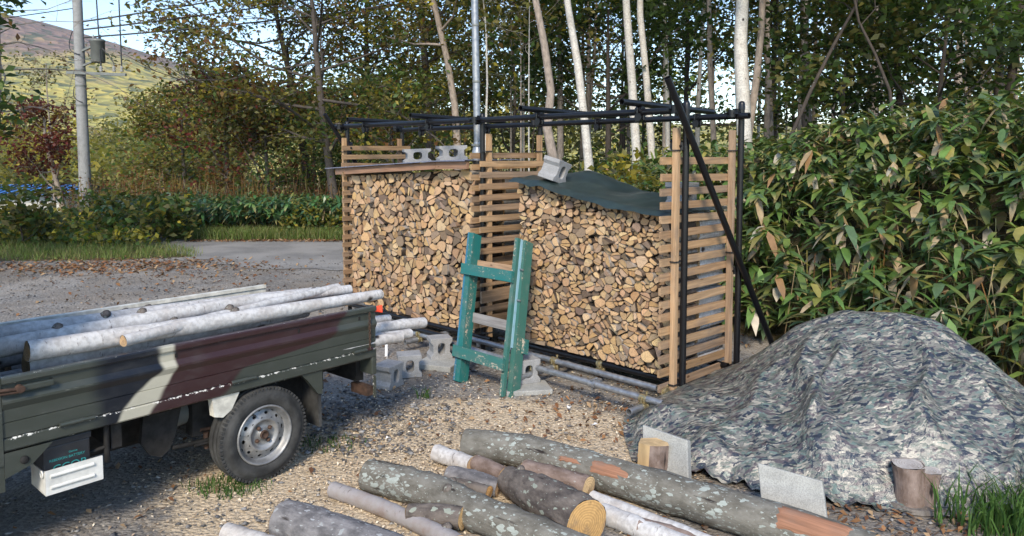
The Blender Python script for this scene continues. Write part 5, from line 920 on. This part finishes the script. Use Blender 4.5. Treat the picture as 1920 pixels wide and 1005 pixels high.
logthing('birch_log', 'thin birch pole lying between the near and the middle log of the load', [T(1.7, .30, .90), T(.8, .30, .90), T(.1, .31, .90)], [.036, .032, .028], 'birch', knots=1, group=LG); logthing('birch_log', 'thin birch pole between the middle and the far log of the load', [T(1.95, .56, .90), T(.9, .55, .905), T(.0, .56, .895)], [.04, .036, .03], 'birch', knots=2, group=LG)
logthing('birch_log', 'slim birch pole resting on top of the near log of the load', [T(1.5, .12, .93), T(.6, .30, .955), T(-.02, .42, .965)], [.03, .027, .024], 'birch', knots=1, group=LG); logthing('birch_log', 'slim birch end poking out beside the upper log past the tailgate', [T(.8, .30, .74), T(-.1, .31, .72), T(-.38, .32, .70)], [.03, .03, .028], 'birch', group=LG)
mb = MB(); board(mb, T(.62, .33, .905), T(.05, .30, .905), TN*.11, ZV*.03, (.55, .38, .27)); tag(mb.build('pale_board', M['wood']), 'pale pinkish board wedged between the birch logs on the truck', 'board')
mb = MB(); fl = [T(-.06, .08, .865), T(-.10, .05, .875), T(-.085, .03, .83), T(-.04, .05, .84), T(-.07, .09, .80)]; mb.add(fl, [(0, 1, 2, 3), (0, 3, 4)]); o = mb.build('red_rag', M['red']); o.modifiers.new('t', 'SOLIDIFY').thickness = .004; tag(o, 'orange-red rag tied at the rear corner of the load', 'rag')
q = G(722, 672); mb = MB(); board(mb, (q[0]+.01, q[1], 0), (q[0]-.005, q[1]+.12, .16), (.022, 0, 0), (0, .008, 0), (.6, .62, .64)); tag(mb.build('white_lath', M['paper']), 'short white lath leaning behind the cement blocks', 'lath')

# ------------------------------------------------------------------ logs on the ground
def gl(px, r, dz=0.0): return [G(u, v, (r[i] if hasattr(r, '__len__') else r)+dz) for i, (u, v) in enumerate(px)]
def ground_log(label, px, r, mat, dz=0.0, **k): return logthing('felled_log', label, gl(px, r, dz), r, mat, group='logs lying on the ground', **k)
lg1 = ground_log('longest lichen-spotted log with red peeled patches in front of the tarp', [(872, 832), (981, 843), (1150, 893), (1300, 937), (1480, 990), (1640, 1045)], [.092, .096, .097, .098, .10, .10], 'bark', dz=.01, n=26)
ground_log('lichen-spotted log with a dark knot in the front middle', [(690, 891), (760, 907), (827, 927), (884, 958), (1000, 1001), (1110, 1048)], [.088, .09, .09, .09, .088, .085], 'bark', n=24, knots=3)
ground_log('smooth grey log cut off by the lower picture edge', [(532, 976), (640, 1012), (800, 1072)], [.10, .105, .10], 'greybark', n=24); ground_log('thin grey-white birch log beside the smooth grey one', [(624, 918), (700, 945), (770, 975), (860, 1020)], .043, 'greybirch', n=18, knots=2)
ground_log('short dark log with bright cut end between the front logs', [(765, 962), (820, 964), (868, 972)], [.045, .052, .056], 'darkbark', dz=.03, capt=(.62, .40, .18)); ground_log('white papery birch log behind the front logs', [(818, 849), (885, 872)], [.052, .05], 'birch', dz=.01); ground_log('pinkish-brown birch log following the white papery one', [(893, 868), (945, 893), (1000, 922)], [.05, .052, .05], 'brownbark', dz=.015)
ground_log('short rounded grey-brown log lying under the pinkish birch', [(842, 892), (885, 902), (935, 915)], [.056, .062, .05], 'greybark', dz=.0); ground_log('thick dark mottled log with a large orange sawn end', [(955, 900), (1010, 930), (1060, 958), (1100, 984)], [.075, .105, .118, .12], 'darkbark', dz=.02, capt=(.62, .38, .15), n=26, knots=1); ground_log('brown birch log with a round tan sawn end', [(985, 880), (1050, 898), (1104, 915)], [.055, .06, .062], 'brownbark', dz=.045, capt=(.6, .42, .22))
ground_log('white birch log right of the orange sawn end', [(1110, 935), (1200, 970), (1340, 1025)], .042, 'birch', dz=.02); ground_log('second white birch log nearer the lower edge', [(1130, 962), (1200, 990), (1300, 1030)], .05, 'birch', dz=.0); ground_log('pale log tip at the lower left edge', [(425, 1000), (520, 1030)], .05, 'birch')
ground_log('dark log hidden beneath the longest log', [(1200, 990), (1350, 1030)], .05, 'brownbark'); ground_log('small log with orange end wedged behind the front lichen log', [(850, 908), (917, 925)], .04, 'darkbark', capt=(.62, .36, .14), dz=.02)
def patch(px0, px1, r, a0, a1, parent, dz):   # bare red wood where bark has come off
    p, q_ = G(*px0, r+dz), G(*px1, r+dz); x_, y_, d_ = basis(q_-p); mb = MB(); V = []; L = []; n_, k_ = 10, 14
    for i in range(k_):
        for j in range(n_):
            a = a0+(a1-a0)*j/(n_-1)+.05*math.sin(i*1.7)*(j in (0, n_-1)); c = p+(q_-p)*i/(k_-1)+(d_*.012*math.sin(j*2.1) if i in (0, k_-1) else 0); rr = r*1.085-(.004 if 0 < i < k_-1 and 0 < j < n_-1 else .012); V.append(c+(x_*math.cos(a)+y_*math.sin(a))*rr); L.append((j*.02, rr, i*.03))
    mb.add(V, [(i*n_+j, i*n_+j+1, (i+1)*n_+j+1, (i+1)*n_+j) for i in range(k_-1) for j in range(n_-1)], (.35, .175, .105), L, smooth=True); o = mb.build('peeled_patch', M['wood'], parent); o['label'] = 'bare reddish wood where the bark has peeled'
xx, yy, _ = basis(G(1300, 937, .1)-G(981, 843, .1)); 
def angof(v): return math.atan2(v@yy, v@xx)
af = angof(np.array([-.2, -.9, .25])); at_ = angof(np.array([-.1, -.5, .85])); lo_, hi_ = min(af, at_), max(af, at_)
patch((1118, 883), (1195, 905), .097, lo_, lo_+(hi_-lo_)*1.0, lg1, .01); patch((1060, 868), (1105, 879), .097, lo_+.35*(hi_-lo_), lo_+.7*(hi_-lo_), lg1, .01); patch((1465, 985), (1600, 1030), .10, lo_-.5, hi_-.05, lg1, .012)
# split billet and old stump
bl = empty('split_billet', G(1225, 900), 'upright split birch billet in front of the leaning slab', 'firewood'); c = G(1220, 903); mb = MB(); prof = [(-.085, -.02), (-.03, -.065), (.03, -.06), (.085, -.03), (.09, .03), (.03, .07), (-.06, .05)]; V = [c+np.array([x, y, 0]) for x, y in prof]+[c+np.array([x*1.0+.01, y, .235-.05*max(0, x)*6*.5]) for x, y in prof]; L = [(x, y, z) for z in (0, .24) for x, y in prof]
mb.add(V, [(1, 2, 9, 8), (2, 3, 10, 9), (3, 4, 11, 10), (4, 5, 12, 11), (5, 6, 13, 12)], lc=L); mb.build('bark', M['brownbark'], bl); mb = MB(); mb.add(V, [(0, 1, 8, 7), (6, 0, 7, 13), (7, 8, 9, 10, 11, 12, 13)], (.60, .42, .22), [(l[0]*.3, l[1]*.3, l[2]) for l in L]); mb.build('split_face', M['wood'], bl)
c = G(1716, 950); stm = empty('tree_stump', c, 'weathered double-topped stump standing in front of the tarp', 'stump')
for dx, dy, r, h, nm in ((-.045, 0, .078, .235, 'stem'), (.06, -.015, .058, .205, 'stem')):
    mb = MB(); tube(mb, [c+np.array([dx*.8, dy, -.03]), c+np.array([dx*.85, dy, h*.5]), c+np.array([dx, dy, h])], [r*.95, r*.9, r], 18, rough=.06, ends=(0, 0)); mb.build(nm, M['brownbark'], stm); mb = MB(); an_ = np.linspace(0, 2*math.pi, 19)[:-1]; mb.add([c+np.array([dx+r*math.cos(a), dy+r*math.sin(a), h+.004*math.sin(3*a)]) for a in an_], [list(range(18))], (.46, .43, .40), [(r*math.cos(a), r*math.sin(a), 0) for a in an_]); mb.build('sawn_top', M['end'], stm)
mb = MB(); an_ = np.linspace(0, 2*math.pi, 25)[:-1]; V = [c+np.array([.02+.17*math.cos(a)*(1+.08*math.sin(3*a)), .0+.12*math.sin(a), .006]) for a in an_]+[c+np.array([.02+.165*math.cos(a)*(1+.08*math.sin(3*a)), .115*math.sin(a), .03]) for a in an_]; mb.add(V, [(i, (i+1) % 24, 24+(i+1) % 24, 24+i) for i in range(24)]+[list(range(24, 48))], (.2, .18, .16)); tag(mb.build('wood_disc', M['wood']), 'flat grey wood disc under the stump', 'wood disc')

# ------------------------------------------------------------------ camouflage tarp over a heap
CP = [(1.02, 5.28, .12), (1.28, 5.32, .19), (1.65, 5.30, .33), (1.86, 5.26, .50), (2.02, 5.22, .62), (2.35, 5.15, .76), (2.7, 5.08, .76), (3.0, 5.0, .66), (3.18, 4.9, .50), (3.38, 4.75, .22), (3.7, 4.6, .05), (.82, 5.10, .03), (.80, 4.75, .05), (.78, 4.4, .02), (1.05, 4.9, .20), (1.1, 4.5, .17), (1.0, 4.24, .04), (1.5, 4.9, .30), (1.5, 4.45, .23), (1.3, 4.12, .10), (1.45, 3.98, .03), (1.78, 4.75, .43), (2.1, 4.85, .64), (2.5, 4.8, .70), (2.9, 4.7, .60), (2.0, 4.4, .47), (2.4, 4.35, .52), (2.8, 4.3, .47), (1.8, 4.05, .29), (2.2, 4.0, .33), (2.6, 3.95, .30), (1.75, 3.86, .03), (2.2, 3.74, .03), (2.6, 3.7, .03), (3.0, 3.95, .12), (3.3, 4.2, .16), (3.2, 3.8, .02), (3.6, 4.2, .02), (1.3, 5.7, .1), (1.7, 5.75, .15), (2.3, 5.7, .35), (2.9, 5.55, .3), (3.5, 5.2, .1), (3.7, 5.0, .03)]
CPn = np.array(CP); ctr_ = CPn[:, :2]
def tps(d): return d*d*np.log(d+1e-6)
Km = tps(np.linalg.norm(ctr_[:, None]-ctr_[None], axis=-1))+np.eye(len(CP))*.004; Pm = np.concatenate([np.ones((len(CP), 1)), ctr_], 1); sol = np.linalg.solve(np.block([[Km, Pm], [Pm.T, np.zeros((3, 3))]]), np.concatenate([CPn[:, 2], np.zeros(3)]))
def tz(x, y): p = np.stack([x, y], -1); return tps(np.linalg.norm(p[..., None, :]-ctr_, axis=-1))@sol[:len(CP)]+sol[-3]+p@sol[-2:]
EDGE = np.array([(.80, 5.16), (.74, 4.8), (.73, 4.40), (.93, 4.20), (1.2, 4.08), (1.42, 3.94), (1.7, 3.80), (2.0, 3.74), (2.3, 3.66), (2.7, 3.64), (3.1, 3.72), (3.5, 4.05), (3.8, 4.4), (3.85, 4.9), (3.6, 5.35), (3.0, 5.75), (2.4, 5.95), (1.8, 5.9), (1.45, 5.62), (1.15, 5.42), (.95, 5.30)]); cen = np.array([2.2, 4.75])
na, nr = 260, 110; ee = np.vstack([EDGE, EDGE[:1]]); per = np.linspace(0, len(EDGE), na, endpoint=False); EX = np.interp(per, range(len(ee)), ee[:, 0]); EY = np.interp(per, range(len(ee)), ee[:, 1]); rr = np.linspace(0, 1, nr)**.8
X = cen[0]+(EX-cen[0])[:, None]*rr; Y = cen[1]+(EY-cen[1])[:, None]*rr; P3 = np.stack([X.ravel(), Y.ravel(), 0*X.ravel()], 1); Z = tz(X, Y).ravel()
x, y = X.ravel(), Y.ravel(); ph = np.arctan2(y-5.3, x-2.3); dist = np.hypot(x-2.3, y-5.3)
rad_fold = np.abs(np.sin(ph*7+wob(P3, 1.2)*2.2))**6*.05*sm((dist-.35)/.6)*(y < 5.2); cross = .012*np.sin(y*22+wob(P3, 2.2)*5+x*4)*sm((wob(P3, 1.1)+.6)); fine = wob(P3, 9)*.003+wob(P3, 22)*.0012+.055*(1-np.clip(np.abs(wob(P3*np.array([1, .6, 1]), 1.7))*2.2, 0, 1))**2+.016*(1-np.clip(np.abs(wob(P3*np.array([1, .7, 1])+3, 3.4))*2.4, 0, 1))**2+.006*(1-np.clip(np.abs(wob(P3+7, 7.5))*2.4, 0, 1))**2-.03
crease = .05*np.exp(-((x-2.15-.55*(y-4.9)+.08*np.sin(y*9))/.045)**2)*(y > 4.2)*(y < 5.2)+.045*np.exp(-((x-2.62-.35*(y-4.8)+.07*np.sin(y*8))/.04)**2)*(y > 3.9)*(y < 5.1)+.05*np.exp(-((x-3.0-.9*(y-4.2))/.04)**2)*(y < 4.6)+.035*np.exp(-((x-1.85-.3*(y-4.5)+.05*np.sin(y*11))/.035)**2)*(y < 5.0)
edge = np.tile(sm((1-rr)/.12), (na, 1)).ravel(); rip = (.018*np.sin(np.repeat(per, nr)*9)+.012*np.sin(np.repeat(per, nr)*23))*(1-edge)
fadeT = sm((5.12-y)/.4); rad_fold = rad_fold*fadeT; crease = crease*fadeT; fine = fine*(.35+.65*fadeT)
Zt = np.maximum(Z*(.25+.75*edge)+rad_fold+cross+fine+crease+rip, .006+np.abs(wob(P3, 5))*.012+rip*.5); V = np.stack([x, y, np.maximum(Zt, .008)], 1)
Qs = []; I = np.arange(na*nr).reshape(na, nr); J = np.roll(I, -1, 0); Qs = np.stack([I[:, :-1], I[:, 1:], J[:, 1:], J[:, :-1]], -1).reshape(-1, 4)
o = big('camouflage_tarp', V, [Qs], np.ones((len(V), 3)), M['tarp'], lc=V, smooth=True); tag(o, 'crumpled camouflage tarpaulin draped over a heap beside the rack', 'tarpaulin')
# scraps on the yard
for (u, v, s, lab) in ((1068, 770, .05, 'white plastic scrap on the yard, upper one'), (1112, 804, .06, 'crumpled white scrap near the leaf litter'), (1178, 806, .07, 'torn pale scrap at the tarp edge'), (728, 828, .04, 'small white chip left of the logs')):
    q = G(u, v); mb = MB(); n_ = 7; V = [q+np.array([s*.5*math.cos(k/n_*6.28)*random.uniform(.5, 1.2), s*.5*math.sin(k/n_*6.28)*random.uniform(.5, 1.2), random.uniform(.012, .04)]) for k in range(n_)]+[q+np.array([0, 0, .03])]; mb.add(V, [(k, (k+1) % n_, n_) for k in range(n_)]); tag(mb.build('paper_scrap', M['paper']), lab, 'scrap')

# ------------------------------------------------------------------ air
mb = MB(); box(mb, (-100, 850, 170), (2800, 0, 0), (0, 900, 0), (0, 0, 195)); hz = mb.build('haze', [])
hm = bpy.data.materials.new('haze'); hm.use_nodes = True; hm.node_tree.nodes.clear(); pv_ = N(hm.node_tree, 'VolumePrincipled', {'Color': (.80, .86, .95), 'Density': .00018}); om = N(hm.node_tree, 'OutputMaterial'); hm.node_tree.links.new(pv_.outputs[0], om.inputs['Volume']); hz.data.materials.append(hm); tag(hz, kind='stuff')
